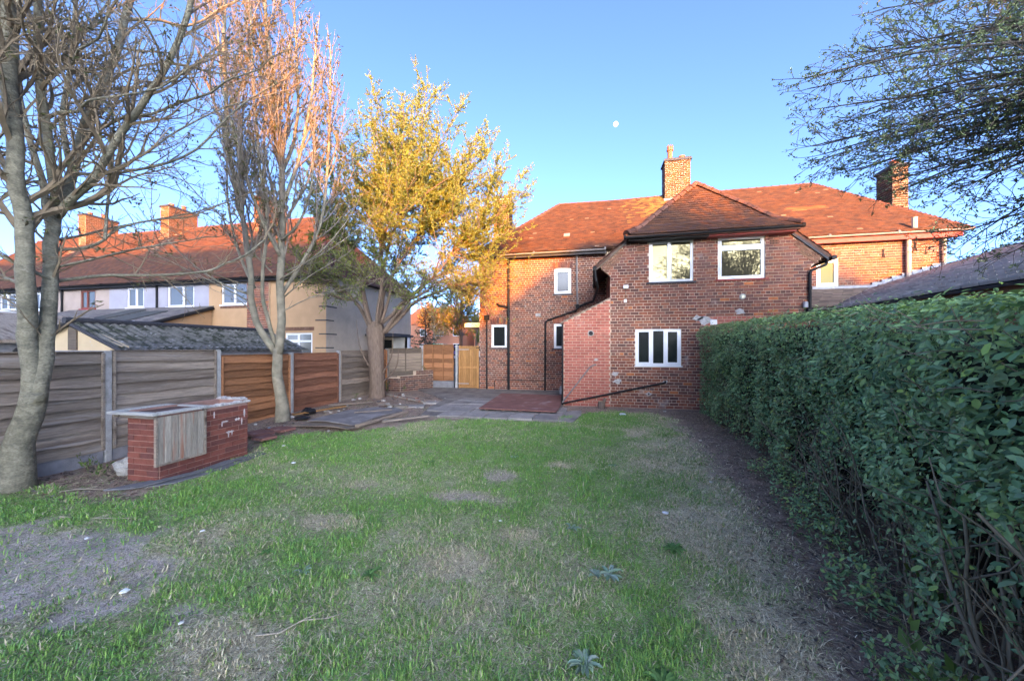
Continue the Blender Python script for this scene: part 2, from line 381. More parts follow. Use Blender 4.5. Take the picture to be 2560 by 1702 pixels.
    pr = np.stack([.9*(1-dq), .8*(1-dq), .35+dq, .3+.5*dq, .12+.7*dq, .25+0*dq], 1); pr = np.cumsum(pr/pr.sum(1)[:,None], 1); pick = (rng.uniform(0, 1, (n,1)) > pr).sum(1)
    o = np_mesh('thatch', V, F, pal[np.clip(pick, 0, 5)]*rng.uniform(.7, 1.3, (n,1)), m_grass)
    tag(o, 'flat dead stems and stubble between the lawn blades', 'grass', kind='stuff')
grass()

# leaf litter and crumbs of soil on the bare ground (uncountable)
def litter(name, label, n, region, cols, smin, smax, flat=.5):
    mb_v = []; mb_f = []; mb_c = []
    k = 0
    for _ in range(n):
        x, y = region()
        if x is None: continue
        z = gz(x, y)+.02*fbm(x, y, 1.1, 2, 3.0)+.006
        s_ = random.uniform(smin, smax); a = random.uniform(0, 6.28); l = s_*random.uniform(1.0, 2.6)
        ux, uy = math.cos(a), math.sin(a); tz = random.uniform(-flat, flat)*s_; tw = random.uniform(-flat, flat)*s_
        mb_v += [(x-ux*l, y-uy*l, z-tz*.3), (x+uy*s_*.6, y-ux*s_*.6, z+abs(tw)), (x+ux*l, y+uy*l, z+abs(tz)), (x-uy*s_*.6, y+ux*s_*.6, z+abs(tw)*.5)]
        mb_f.append((k, k+1, k+2, k+3)); k += 4
        mb_c.append(jit(random.choice(cols), .25))
    o = np_mesh(name, np.array(mb_v), np.array(mb_f), np.array(mb_c), m_litter)
    tag(o, label, 'debris', kind='stuff'); return o
def reg_hedge():
    y = random.uniform(1.3, 10.9); x = hedge_x(y)+.35-abs(random.gauss(0, .55))
    return x, y
def reg_bed():
    y = random.uniform(3.3, 12.8)
    if y < 5.8: x = random.uniform(-7.95, -5.75+.1*(5-y))
    else: x = random.uniform(-7.95, -4.2 if y > 8 else -5.2)
    if y < lawn_edge(x)-.3 and y > 5.8: return None, None
    return x, y
LC = [(.17,.115,.08),(.25,.185,.125),(.11,.085,.065),(.36,.29,.21),(.20,.14,.09),(.08,.06,.05)]
litter('leaf_litter', 'brown leaf litter and twigs along the hedge foot', 7000, reg_hedge, LC, .006, .02)
litter('leaf_litter', 'brown leaf litter and scraps along the fence foot', 6500, reg_bed, LC+[(.3,.27,.24),(.2,.1,.08)], .008, .028)
def reg_far():
    x = random.uniform(-1.2, 2.9); return x, lawn_edge(x)+random.uniform(-.1, 1.0)
litter('leaf_litter', 'crumbs of soil and mortar at the house wall foot', 1500, reg_far, LC+[(.35,.32,.3)], .006, .02)

# ------------------------------------------------------------------ bricks and tiles
class Pieces:
    """collects alike pieces of one thing; the nearest become objects, the rest one mesh"""
    def __init__(s): s.items = []      # (matrix, key, colour index)
PAL_HOUSE = [(.235,.080,.050),(.19,.072,.053),(.13,.058,.049),(.28,.096,.056),(.22,.09,.065),(.165,.07,.056),(.44,.14,.055),(.26,.105,.07)]
W_HOUSE = [5,5,5,3,4,5,.35,3]
PAL_PAINT = [(.40,.125,.09),(.37,.11,.08),(.43,.14,.10)]
PAL_STORE = [(.19,.060,.045),(.16,.053,.042),(.215,.07,.052),(.14,.052,.045)]
PAL_CHIM = [(.105,.052,.028),(.09,.045,.027),(.13,.062,.032),(.075,.04,.027)]
BH = .083
def brick_geo(mb, M, l, h, d, col, b=.004):
    """front at +y = d"""
    x, z = l/2, h/2
    vs = [(-x,0,-z),(x,0,-z),(x,0,z),(-x,0,z),(-x,d-b,-z),(x,d-b,-z),(x,d-b,z),(-x,d-b,z),(-x+b,d,-z+b),(x-b,d,-z+b),(x-b,d,z-b),(-x+b,d,z-b)]
    fs = [(8,11,10,9)] + [(4+i, 8+i, 8+(i+1)%4, 4+(i+1)%4) for i in range(4)] + [(i, 4+i, 4+(i+1)%4, (i+1)%4) for i in range(4)]
    vs = [M @ Vector(v) for v in vs]
    mb.add(vs, fs, col)
def frame(o, u, nrm):
    """local x = u, y = nrm (outward), z = up"""
    u = Vector(u).normalized(); nn = Vector(nrm).normalized(); z = u.cross(nn); 
    if z.z < 0: u = -u; z = u.cross(nn)
    return Matrix(((u.x,nn.x,z.x,o[0]),(u.y,nn.y,z.y,o[1]),(u.z,nn.z,z.z,o[2]),(0,0,0,1)))
def cuts(lo, hi, z0, z1, opens):
    iv = [(lo, hi)]
    for (a, b, c_, d) in opens:
        ov = min(z1, d)-max(z0, c_)
        if ov <= .4*(z1-z0): continue
        nv = []
        for (p, q) in iv:
            if b <= p or a >= q: nv.append((p, q)); continue
            if a > p: nv.append((p, a))
            if b < q: nv.append((b, q))
        iv = nv
    return iv
def brick_wall(items, O, u, nrm, z0, z1, lo, hi, opens=(), pal=PAL_HOUSE, wts=W_HOUSE, BL=.235, depth=.012, joint=.011, painted=None, hdr=4):
    """items gets (matrix, length, depth, colour); lo/hi are functions of z or numbers, measured along u from O"""
    u = Vector(u).normalized(); O = Vector(O)
    flo = lo if callable(lo) else (lambda z: lo); fhi = hi if callable(hi) else (lambda z: hi)
    k = 0; z = z0
    while z+BH*.6 < z1:
        zc = z+BH/2; a, b = flo(zc), fhi(zc)
        L = BL*.5 if (hdr and k % hdr == hdr-1) else BL
        off = (BL/4 if L < BL else (BL/2 if k % 2 else 0))
        for (p, q) in cuts(a, b, z, z+BH, opens):
            i = math.floor((p-off)/L)
            while True:
                s0 = max(p, i*L+off); s1 = min(q, (i+1)*L+off); i += 1
                if s0 >= q: break
                if s1-s0 < .045: continue
                uc = (s0+s1)/2
                if painted and painted(uc, zc, k): col = random.choice(PAL_PAINT)
                else: col = random.choices(pal, wts)[0] if wts else random.choice(pal)
                c = O+u*uc; dd = depth+random.uniform(-.003, .003)
                items.append((frame((c.x, c.y, zc), u, nrm), round(s1-s0-joint, 3), dd, col))
        z += BH; k += 1
def backing(mb, O, u, nrm, z0, z1, lo, hi, opens=(), th=.22):
    u = Vector(u).normalized(); nn = Vector(nrm).normalized(); O = Vector(O)
    flo = lo if callable(lo) else (lambda z: lo); fhi = hi if callable(hi) else (lambda z: hi)
    zs = {z0, z1}
    if callable(lo) or callable(hi):
        zz = z0
        while zz < z1: zs.add(round(zz, 4)); zz += .07
    for o in opens: zs.add(min(max(o[2], z0), z1)); zs.add(min(max(o[3], z0), z1))
    zs = sorted(zs)
    for a, b in zip(zs, zs[1:]):
        if b-a < 1e-4: continue
        zc = (a+b)/2
        for (p, q) in cuts(flo(zc), fhi(zc), a, b, opens):
            pa, pb = (flo(a), flo(b)) if abs(p-flo(zc)) < 1e-6 else (p, p)
            qa, qb = (fhi(a), fhi(b)) if abs(q-fhi(zc)) < 1e-6 else (q, q)
            def P(s_, zz, t): c = O+u*s_-nn*t; return (c.x, c.y, zz)
            vs = [P(pa,a,0),P(qa,a,0),P(qb,b,0),P(pb,b,0),P(pa,a,th),P(qa,a,th),P(qb,b,th),P(pb,b,th)]
            mb.add(vs, [(0,1,2,3),(4,7,6,5),(0,4,5,1),(1,5,6,2),(2,6,7,3),(3,7,4,0)])
_bm = {}
def emit_bricks(items, parent, m, limit, full=None, name='brick', h=BH-.011):
    P = rel(parent) if parent.type == 'EMPTY' else Vector((0,0,0))
    order = sorted(range(len(items)), key=lambda i: (items[i][0].translation-CAM).length)
    sing = set()
    for i in order:
        if len(sing) >= limit: break
        if full is None or abs(items[i][1]-full) < .002: sing.add(i)
    mb = MB()
    for i, (M, l, d, col) in enumerate(items):
        if i in sing:
            key = (name, round(l, 3), h, col, m.name)
            if key not in _bm:
                t = MB(); brick_geo(t, Matrix.Identity(4), l, h, .012, col)
                o = t.build(name, m); _bm[key] = o.data; bpy.data.objects.remove(o)
            M2 = M.copy(); M2.translation = M.translation+P+M.col[1].xyz*(d-.012)
            link(name, _bm[key], parent, M2)
        else:
            M2 = M.copy(); M2.translation = M.translation+P
            brick_geo(mb, M2, l, h, d, jit(col, .12))
    if mb.v:
        o = mb.build(name+'work' if name == 'brick' else name+'s', m, parent); tag(o, kind='stuff')

def tile_field(items, O, U, S, Lth, lo, hi, gauge=.1, wid=.165, pal=None, special=None, sag=None):
    """rows of overlapping tiles on the plane O + u U + s S"""
    O, U, S = Vector(O), Vector(U).normalized(), Vector(S).normalized(); N = U.cross(S)
    k = 0; s_ = 0.0
    while s_ < Lth-.02:
        a, b = lo(s_), hi(s_); off = wid/2 if k % 2 else 0
        i = math.floor((a-off)/wid)
        while True:
            u0 = max(a, i*wid+off); u1 = min(b, (i+1)*wid+off); i += 1
            if u0 >= b: break
            if u1-u0 < .03: continue
            c = O+U*((u0+u1)/2)+S*(s_+random.uniform(-.006, .006))
            if sag: c = c+N*sag((u0+u1)/2, s_)
            col = None
            if special: col = special((u0+u1)/2, s_)
            if col is None: col = random.choice(pal)
            tilt = random.uniform(-.012, .012)
            M = Matrix(((U.x,S.x,N.x,c.x),(U.y,S.y,N.y,c.y),(U.z,S.z,N.z,c.z),(0,0,0,1))) @ Matrix.Rotation(tilt, 4, 'Z')
            items.append((M, round(u1-u0-.004, 3), gauge, col))
        s_ += gauge; k += 1
def tile_geo(mb, M, wd, g, col, th=.024):
    x = wd/2; l = g*1.5
    vs = [(-x,0,.004),(x,0,.004),(x,0,th+.008),(-x,0,th+.008),(x,l,.006),(-x,l,.006),(-x,0,-.01),(x,0,-.01)]
    vs = [M @ Vector(v) for v in vs]
    mb.add(vs, [(0,1,2,3),(3,2,4,5),(1,4,2),(0,3,5)], col)
def emit_tiles(items, parent, m, limit, full, th=.024, name='roof_tile', jt=.14):
    P = rel(parent) if parent.type == 'EMPTY' else Vector((0,0,0))
    order = sorted(range(len(items)), key=lambda i: (items[i][0].translation-CAM).length); sing = set()
    for i in order:
        if len(sing) >= limit: break
        if abs(items[i][1]-full) < .002: sing.add(i)
    mb = MB()
    for i, (M, wd, g, col) in enumerate(items):
        M2 = M.copy(); M2.translation = M.translation+P
        if i in sing:
            key = (name, wd, g, col, m.name, th)
            if key not in _bm:
                t = MB(); tile_geo(t, Matrix.Identity(4), wd, g, col, th); o = t.build(name, m); _bm[key] = o.data; bpy.data.objects.remove(o)
            link(name, _bm[key], parent, M2)
        else: tile_geo(mb, M2, wd, g, jit(col, jt), th)
    if mb.v: tag(mb.build(name+'s', m, parent), kind='stuff')
def ridge_run(parent, pts, r=.1, seg=.3, m=m_ridge, name='ridge_tile'):
    """half-round ridge or hip tiles along a line, one object each"""
    P = rel(parent); pts = [Vector(p)+P for p in pts]
    key = ('rt', r, seg)
    if key not in _bm:
        t = MB(); n = 8
        for (ra, ya, yb) in ((r, 0, seg-.012), (r+.014, 0, .05)):
            vs = []
            for k in range(n+1):
                a = math.pi*(k/n)
                for y in (ya, yb): vs.append((ra*math.cos(a)*1.05, y, ra*math.sin(a)-.03))
            fs = [(2*k, 2*k+2, 2*k+3, 2*k+1) for k in range(n)]
            o = len(vs); vs += [(0, ya, -.03), (0, yb, -.03)]
            fs += [(o, 2*k+2, 2*k) for k in range(n)] + [(o+1, 2*k+1, 2*k+3) for k in range(n)]
            t.add(vs, fs)
        ob = t.build(name, m, smooth=False); _bm[key] = ob.data; bpy.data.objects.remove(ob)
    # resample
    for a, b in zip(pts, pts[1:]):
        d = b-a; L = d.length; n = max(1, round(L/seg)); d.normalize()
        side = d.cross(Vector((0,0,1))).normalized(); up = side.cross(d)
        for i in range(n):
            p = a+d*(L*i/n)
            M = Matrix(((side.x,d.x,up.x,p.x),(side.y,d.y,up.y,p.y),(side.z,d.z,up.z,p.z),(0,0,0,1))) @ Matrix.Rotation(random.uniform(-.05,.05), 4, 'Y')
            M = M @ Matrix.Diagonal((1, (L/n)/seg, 1, 1))
            link(name, _bm[key], parent, M)

def window(parent, x0, x1, z0, z1, yf, lights, gl, fm=m_white, arch=0.0, sill=None, sillm=m_slate, fw=.055, transom=None, ax='x', sign=-1, casement=True):
    """lights: list of fractional split positions; yf: wall face; frame set back 40 mm; ax: wall runs along x or y, outward normal sign*other axis"""
    P = rel(parent)
    def T(a, n, z):          # a along the wall, n outward
        return Vector((a, yf+sign*n, z))+P if ax == 'x' else Vector((yf+sign*n, a, z))+P
    def bx(mb, a0, a1, n0, n1, c0, c1):
        vs = [T(a,n,z) for z in (c0,c1) for (a,n) in ((a0,n0),(a1,n0),(a1,n1),(a0,n1))]
        mb.add(vs, [(0,3,2,1),(4,5,6,7),(0,1,5,4),(1,2,6,5),(2,3,7,6),(3,0,4,7)])
    f = MB(); no, ni = -.03, -.10
    bx(f, x0, x0+fw, ni, no, z0, z1); bx(f, x1-fw, x1, ni, no, z0, z1)
    bx(f, x0+fw, x1-fw, ni, no-.001, z0, z0+fw); 
    if arch: 
        n = 8; vs = []
        for k in range(n+1):
            a = x0+(x1-x0)*k/n; zz = z1-fw*.2+arch*(1-(2*k/n-1)**2)
            vs += [T(a, no-.002, z1-fw), T(a, no-.002, zz), T(a, ni, zz)]
        fs = []
        for k in range(n): fs += [(3*k, 3*k+3, 3*k+4, 3*k+1), (3*k+1, 3*k+4, 3*k+5, 3*k+2)]
        f.add(vs, fs)
    bx(f, x0+fw, x1-fw, ni, no-.001, z1-fw, z1)
    xs_ = [x0+fw]+[x0+(x1-x0)*t for t in lights]+[x1-fw]
    for t in lights: bx(f, x0+(x1-x0)*t-.03, x0+(x1-x0)*t+.03, ni, no-.0015, z0+fw, z1-fw)
    zsplit = [(z0+fw, z1-fw)]
    if transom: 
        bx(f, x0+fw, x1-fw, ni, no-.002, transom-.03, transom+.03); zsplit = [(z0+fw, transom-.03), (transom+.03, z1-fw)]
    w_ = f.build('window', fm, parent)
    for i in range(len(xs_)-1):
        a0 = xs_[i]+(.03 if i else 0); a1 = xs_[i+1]-(.03 if i < len(xs_)-2 else 0)
        for (c0, c1) in zsplit:
            k = .038 if casement and (i % 2 == 0 or len(xs_) == 2) else .012
            cf = MB(); bx(cf, a0, a0+k, ni, no+.012, c0, c1); bx(cf, a1-k, a1, ni, no+.012, c0, c1); bx(cf, a0+k, a1-k, ni, no+.011, c0, c0+k); bx(cf, a0+k, a1-k, ni, no+.011, c1-k, c1)
            cf.build('casement', fm, w_)
            p = MB(); bx(p, a0+k, a1-k, ni, no-.022, c0+k, c1-k); p.build('pane', gl, w_)
    if sill:
        s = MB(); bx(s, x0-sill[0], x1+sill[0], -.1, sill[1], z0-sill[2], z0); s.build('sill', sillm, w_)
    return w_
def arch_bricks(items_mb, xc, wd, z, yf, rise, h=.22, n=None, fan=.22, col=PAL_HOUSE):
    n = n or max(5, int(wd/.08))
    for k in range(n):
        t = (k+.5)/n*2-1; a = t*fan
        x = xc+t*(wd/2+.03); zz = z+rise*(1-t*t)+h/2*math.cos(a)
        M = Matrix.Translation((x, yf, zz)) @ Matrix.Rotation(a, 4, 'Y') @ frame((0,0,0), (1,0,0), (0,-1,0))
        brick_geo(items_mb, M, wd/n-.004, h, .015, jit(random.choice(col), .15))
def gutter(parent, a, b, m=m_black, r=.055, name='gutter'):
    a, b = Vector(a)+rel(parent), Vector(b)+rel(parent); d = (b-a); L = d.length; d.normalize()
    side = d.cross(Vector((0,0,1))).normalized(); mb = MB(); n = 7; segs = max(1, int(L/1.8))
    for rr in (r, r*.88):
        vs = []
        for k in range(n+1):
            t = math.pi*(1+k/n); off = side*(rr*math.cos(t))+Vector((0,0,rr*math.sin(t)))
            vs += [a+off, b+off]
        mb.add(vs, [(2*k, 2*k+1, 2*k+3, 2*k+2) for k in range(n)])
    for k in range(segs+1):
        p = a+d*(L*k/segs); mb.tube([p-d*.03, p+d*.03], r*1.12, 10)
    return mb.build(name, m, parent)
def pipe(parent, pts, r=.034, m=m_black, name='downpipe', collars=()):
    P = rel(parent); mb = MB(); mb.tube([Vector(p)+P for p in pts], r, 9)
    for c in collars: 
        q = Vector(c)+P; mb.tube([q-Vector((0,0,.035)), q+Vector((0,0,.035))], r*1.35, 9)
    return mb.build(name, m, parent, smooth=False)
def stack(parent, x0, x1, y0, y1, z0, z1, name='chimney', pots=(), pal=PAL_CHIM, cap=True, mort=None):
    """chimney: core > brickwork, cap, pots"""
    P = rel(parent); mb = MB(); mb.box(x0, x1, y0, y1, z0, z1-.02, M=Matrix.Translation(P)); c = mb.build(name, mort or m_mortar, parent)
    it = []
    brick_wall(it, (x0,y0,0), (1,0,0), (0,-1,0), z0, z1-.12, 0, x1-x0, pal=pal, wts=None, hdr=0)
    brick_wall(it, (x0,y0,0), (0,1,0), (-1,0,0), z0, z1-.12, 0, y1-y0, pal=pal, wts=None, hdr=0)
    brick_wall(it, (x1,y0,0), (0,1,0), (1,0,0), z0, z1-.12, 0, y1-y0, pal=pal, wts=None, hdr=0)
    b = MB()
    for (M, l, d, col) in it:
        M2 = M.copy(); M2.translation = M.translation+P; brick_geo(b, M2, l, BH-.011, d, jit(col, .15))
    tag(b.build('brickwork', m_brick, c), kind='stuff')
    if cap:
        q = MB(); q.box(x0-.06, x1+.06, y0-.06, y1+.06, z1-.12, z1-.05, M=Matrix.Translation(P)); q.box(x0-.03, x1+.03, y0-.03, y1+.03, z1-.05, z1+.0, M=Matrix.Translation(P))
        q.build('chimney_cap', m_slate, c)
    for (px, py, ph, fancy) in pots:
        t = MB(); base = Vector((px, py, z1))+P; prof = [(.14,0),(.13,.06),(.115,.1),(.11,ph-.2),(.15,ph-.17),(.15,ph-.1),(.125,ph-.07),(.125,ph)] if fancy else [(.13,0),(.12,ph-.06),(.14,ph-.05),(.14,ph)]
        n = 12; vs = [(base.x+r_*math.cos(6.283*k/n), base.y+r_*math.sin(6.283*k/n), base.z+zz) for (r_, zz) in prof for k in range(n)]
        fs = [(i*n+k, i*n+(k+1)%n, (i+1)*n+(k+1)%n, (i+1)*n+k) for i in range(len(prof)-1) for k in range(n)]
        t.add(vs, fs); t.add([vs[-n+k] for k in range(n)], [tuple(range(n))])
        if fancy:
            for k in range(8):
                a = 6.283*k/8; t.box(-.02,.02,-.015,.015,ph,ph+.07, M=Matrix.Translation(base) @ Matrix.Rotation(a,4,'Z') @ Matrix.Translation((.11,0,0)))
        t.build('chimney_pot', m_pot, c)
    return c
m_pot = mat('terracotta', (.33,.12,.07), var=.25, nscale=8)

def wbuild(mb, name, m, parent, smooth=False):
    """mesh written in world space, hung under parent"""
    p = parent; off = Vector((0,0,0))
    while p is not None: off += Vector(p.location); p = p.parent
    mb.v = [(a-off.x, b-off.y, c-off.z) for a, b, c in mb.v]
    return mb.build(name, m, parent, smooth)

# ------------------------------------------------------------------ the brick house
def brick_house():
    H = thing('brick_house', 'red brick semi-detached house pair with hipped clay tile roof and rear wing', 'house', (3.2,14.4,0))
    YE, YM = 11.1, 14.4                                  # face of the rear wing, face of the main wall
    items = []; core = MB()
    # rear wing, openings are (u0,u1,z0,z1) along x
    def xl(z):
        if z < 3.84: return .506
        if z < 4.10: return .506-(z-3.84)/.26*.29
        return .216+(z-4.10)*1.17
    def xr(z): return 6.06-xl(z)
    ope = [(1.57,2.73,3.6,4.78),(3.36,4.51,3.61,4.78),(1.2,2.42,1.24,2.29)]
    def red(u, z, k):
        if u < .50+(.12 if k % 2 else -.0): return False
        return (u > 2.75 and 2.28+.1*math.sin(u*5) < z < 2.62) and u > 2.9-.3*(z-2.2)
    brick_wall(items, (0,YE,0), (1,0,0), (0,-1,0), -.05, 4.86, xl, xr, ope, painted=red)
    backing(core, (0,YE,0), (1,0,0), (0,-1,0), -.2, 4.86, xl, xr, ope)
    # side walls of the wing
    brick_wall(items, (.506,YE,0), (0,1,0), (-1,0,0), 2.4, 4.1, .0, YM-YE)
    backing(core, (.509,YE+.01,0), (0,1,0), (-1,0,0), 0, 4.1, .0, YM-YE)
    brick_wall(items, (5.554,YE,0), (0,1,0), (1,0,0), 2.6, 4.1, .0, YM-YE)
    backing(core, (5.551,YE+.01,0), (0,1,0), (1,0,0), 0, 4.1, .0, YM-YE)
    # painted outhouse, its face flush with the wing
    def oh_hi(z): return .506 if z < 3.16 else .506
    def oh_lo(z): return -.845 if z < 2.5 else -.845+(z-2.5)/.67*1.351
    def toothed(u, z, k): return u < .5 - (.10 if k % 2 else .0)
    brick_wall(items, (0,YE,0), (1,0,0), (0,-1,0), -.05, 3.16, oh_lo, .506, (), painted=lambda u, z, k: True, hdr=0)
    backing(core, (0,YE+.006,0), (1,0,0), (0,-1,0), -.2, 3.17, oh_lo, .50)
    brick_wall(items, (-.845,YE,0), (0,1,0), (-1,0,0), -.05, 2.5, .0, YM-YE, painted=lambda u, z, k: True, hdr=0)
    backing(core, (-.842,YE+.01,0), (0,1,0), (-1,0,0), -.2, 2.5, 0, YM-YE)
    # main wall, left and right of the wing
    opl = [(-1.45,-.81,3.83,4.79),(-3.99,-3.35,1.74,2.67),(-1.47,-.85,1.72,2.67)]
    brick_wall(items, (0,YM,0), (1,0,0), (0,-1,0), .02, 5.42, -4.48, .506, opl)
    backing(core, (0,YM,0), (1,0,0), (0,-1,0), -.2, 5.46, -4.48, 5.6, opl)
    opr = [(7.4,8.04,3.8,4.73)]
    brick_wall(items, (0,YM,0), (1,0,0), (0,-1,0), 2.6, 5.42, 5.55, 10.95, opr)
    backing(core, (0,YM,0), (1,0,0), (0,-1,0), -.2, 5.46, 5.6, 10.95, opr)
    brick_wall(items, (-4.48,YM,0), (0,1,0), (-1,0,0), .02, 5.42, 0, 7.8)
    backing(core, (-4.477,YM+.01,0), (0,1,0), (-1,0,0), -.2, 5.46, 0, 7.8)
    brick_wall(items, (10.95,YM,0), (0,1,0), (1,0,0), 2.4, 5.42, 0, 7.8)
    backing(core, (10.947,YM+.01,0), (0,1,0), (1,0,0), -.2, 5.46, 0, 7.8)
    backing(core, (0,22.2,0), (1,0,0), (0,1,0), -.2, 5.46, -4.48, 10.95)
    # rooms are dark behind the glass: floor slab and inner block
    core.box(-4.2, 10.7, YM+.5, 22.0, .0, 5.3); core.box(.8, 5.3, YE+.5, YM+.4, 0, 4.1)
    wbuild(core, 'wall', m_mortar, H)
    emit_bricks(items, H, m_brick, 300, full=.224)
    for (xc, wd, z, y) in ((-1.13,.68,4.80,YM),(-3.67,.68,2.68,YM),(-1.16,.68,2.68,YM),(7.72,.68,4.74,YM)):
        ab = MB(); arch_bricks(ab, xc, wd, z, y-.002, .05); tag(wbuild(ab, 'window_arch', m_brick, H), kind='stuff')
    # corbelled tile kneelers below the verges
    for sgn in (1, -1):
        ab = MB()
        t_, n_ = Vector((.76,0,.65)), Vector((.65,0,-.76))
        for j in range(6):
            for k in range(6-j//2):
                c = Vector((.20,0,4.10))+t_*(.06+.135*k+.05*(j % 2))+n_*(.02+.042*j)
                if c.x < .19+max(0, 4.02-c.z)*.9: continue
                cx = c.x if sgn > 0 else 6.06-c.x
                M = Matrix.Translation((cx, YE-.004, c.z)) @ Matrix.Rotation(-sgn*.70, 4, 'Y') @ frame((0,0,0), (1,0,0), (0,-1,0))
                brick_geo(ab, M, .125, .033, .018, jit((.24,.125,.08), .25))
        tag(wbuild(ab, 'kneeler', m_brick, H), kind='stuff')
    # ---- roofs
    TP = [(.118,.050,.028),(.098,.044,.028),(.132,.057,.032),(.108,.052,.034),(.082,.041,.03)]
    DP = [(.10,.05,.04),(.115,.055,.042),(.09,.046,.038),(.12,.054,.038)]
    rf = MB(); e = .016
    EL, ER, Y0, Z0, RY, RZ, RL, RR = -4.78, 11.32, 14.08, 5.42, 18.3, 8.77, -1.6, 9.2
    BY = 2*RY-Y0
    vs = [(EL,Y0,Z0),(ER,Y0,Z0),(ER,BY,Z0),(EL,BY,Z0),(RL,RY,RZ),(RR,RY,RZ)]
    rf.add(vs, [(0,1,5,4),(1,2,5),(2,3,4,5),(3,0,4),(3,2,1,0)])
    wbuild(rf, 'roof', m_tiledeck, H)
    ti = []
    S = Vector((0, RY-Y0, RZ-Z0)); LS = S.length
    def newtiles(u, s_):
        if 7.2 < u < 8.55 and 2.38 < s_ < 2.62 and not (u < 7.35 and s_ < 2.45): return random.choice([(.40,.10,.045),(.36,.09,.04)])
        if 7.3 < u < 7.8 and 2.25 < s_ <= 2.38: return (.48,.12,.055)
        if 6.15 < u < 6.4 and 2.5 < s_ < 2.6: return (.46,.12,.055)
        return None
    def moss(u, s_):
        c = newtiles(u, s_)
        if c: return c
        if random.random() < .75*sm(1.0, 2.6, u)*sm(1.6, 4.2, s_)*(u < 3.2): return random.choice([(.22,.14,.045),(.17,.10,.04)])
        if random.random() < .004: return (.30,.19,.13)
    sag = lambda u, s_: -.035*math.sin(max(0, min(1, (u+4)/7))*math.pi)*sm(0, 3, s_)+.012*fbm(u, s_, .9)
    tile_field(ti, (0,Y0-.03,Z0+.02), (1,0,0), S, LS, lambda s_: EL+(RL-EL)*s_/LS, lambda s_: ER+(RR-ER)*s_/LS, pal=TP, special=moss, sag=sag)
    # end hips of the main roof
    for (ex, rx, sg) in ((EL, RL, 1), (ER, RR, -1)):
        S2 = Vector((rx-ex, 0, RZ-Z0)); L2 = S2.length; U2 = Vector((0,-sg,0))
        half = (BY-Y0)/2
        tile_field(ti, (ex,RY,Z0+.02), U2, S2, L2, lambda s_: -half*(1-s_/L2), lambda s_: half*(1-s_/L2), pal=TP)
    # wing: hipped end with a bellcast, and two catslides
    AX, AY, AZ = 3.05, 12.07, 6.65; ey, ez, hl, hr = 10.72, 4.86, .93, 5.17
    w2 = MB(); back = 16.2
    lo_l, lo_r = (.08, 4.11), (6.02, 4.11)
    t_ = .09
    def slab(p):                                           # closed slab under a planar polygon
        n = len(p); q = [(a, b, c-t_) for a, b, c in p]
        w2.add(list(p)+q, [tuple(range(n)), tuple(range(2*n-1, n-1, -1))]+[(i, i+n, (i+1)%n+n, (i+1)%n) for i in range(n)])
    slab([(AX,AY,AZ),(hl,ey+.33,4.84),(lo_l[0],YE-.06,lo_l[1]),(lo_l[0],back,lo_l[1]),(AX,back,AZ)])
    slab([(AX,AY,AZ),(AX,back,AZ),(lo_r[0],back,lo_r[1]),(lo_r[0],YE-.06,lo_r[1]),(hr,ey+.33,4.84)])
    # hipped end in two pitches: bellcast below, steep above
    kx, ky, kz = .52, 11.08, 5.18
    bl, br = (hl+.40, ky, kz), (hr-.40, ky, kz)
    slab([(hl,ey,ez),(hr,ey,ez),br,bl]); slab([bl,br,(AX,AY,AZ)])
    slab([(hl,ey,ez),bl,(AX,AY,AZ),(hl,ey+.4,ez)]); slab([(hr,ey,ez),(hr,ey+.4,ez),(AX,AY,AZ),br])
    wbuild(w2, 'wing_roof', m_tiledeck, H)
    Sa = Vector((0, ky-ey, kz-ez)); La = Sa.length
    tile_field(ti, (0,ey-.03,ez+.012), (1,0,0), Sa, La, lambda s_: hl+.4*s_/La, lambda s_: hr-.4*s_/La, pal=TP+DP[:1])
    Sb = Vector((0, AY-ky, AZ-kz)); Lb = Sb.length
    tile_field(ti, (0,ky,kz+.012), (1,0,0), Sb, Lb, lambda s_: bl[0]+(AX-bl[0])*s_/Lb, lambda s_: br[0]+(AX-br[0])*s_/Lb, pal=TP)
    for sg in (1, -1):                                     # catslides
        lx = lo_l[0] if sg > 0 else lo_r[0]
        S3 = Vector((AX-lx, 0, AZ-4.11)); L3 = S3.length; U3 = Vector((0,-sg,0))
        if sg > 0: tile_field(ti, (lx,0,4.13), U3, S3, L3, lambda s_: -15.5, lambda s_: -(YE-.07) if s_ < 1.2 else -(YE+.0+(AY-YE)*(s_-1.2)/(L3-1.2)), pal=TP)
        else: tile_field(ti, (lx,0,4.13), U3, S3, L3, lambda s_: (YE-.07) if s_ < 1.2 else (YE+(AY-YE)*(s_-1.2)/(L3-1.2)), lambda s_: 15.5, pal=TP)
    emit_tiles(ti, H, m_tile, 300, .161)
    ridge_run(H, [(EL+.05,Y0,Z0+.03),(RL,RY,RZ+.03)], r=.085)
    ridge_run(H, [(RL,RY,RZ+.02),(1.0,RY,RZ-.03),(3.1,RY,RZ),(RR,RY,RZ+.02)], r=.085)
    ridge_run(H, [(ER-.05,Y0,Z0+.03),(RR,RY,RZ+.03)], r=.085)
    ridge_run(H, [(hl-.02,ey-.03,ez+.06),bl,(1.9,11.42,5.66+.05),(AX,AY,AZ+.05)], r=.10)
    ridge_run(H, [(hr+.02,ey-.03,ez+.06),br,(4.2,11.42,5.66+.05),(AX,AY,AZ+.05)], r=.10)
    ridge_run(H, [(AX,AY,AZ+.04),(AX,15.4,AZ+.04)], r=.10)
    # outhouse roof: thin slab sloping left
    o = MB(); o.prism([(-.93,2.46),(.52,3.18),(.52,3.22),(-.93,2.50)], YE-.03, YM-.01); wbuild(o, 'outhouse_roof', m_wbrown, H)
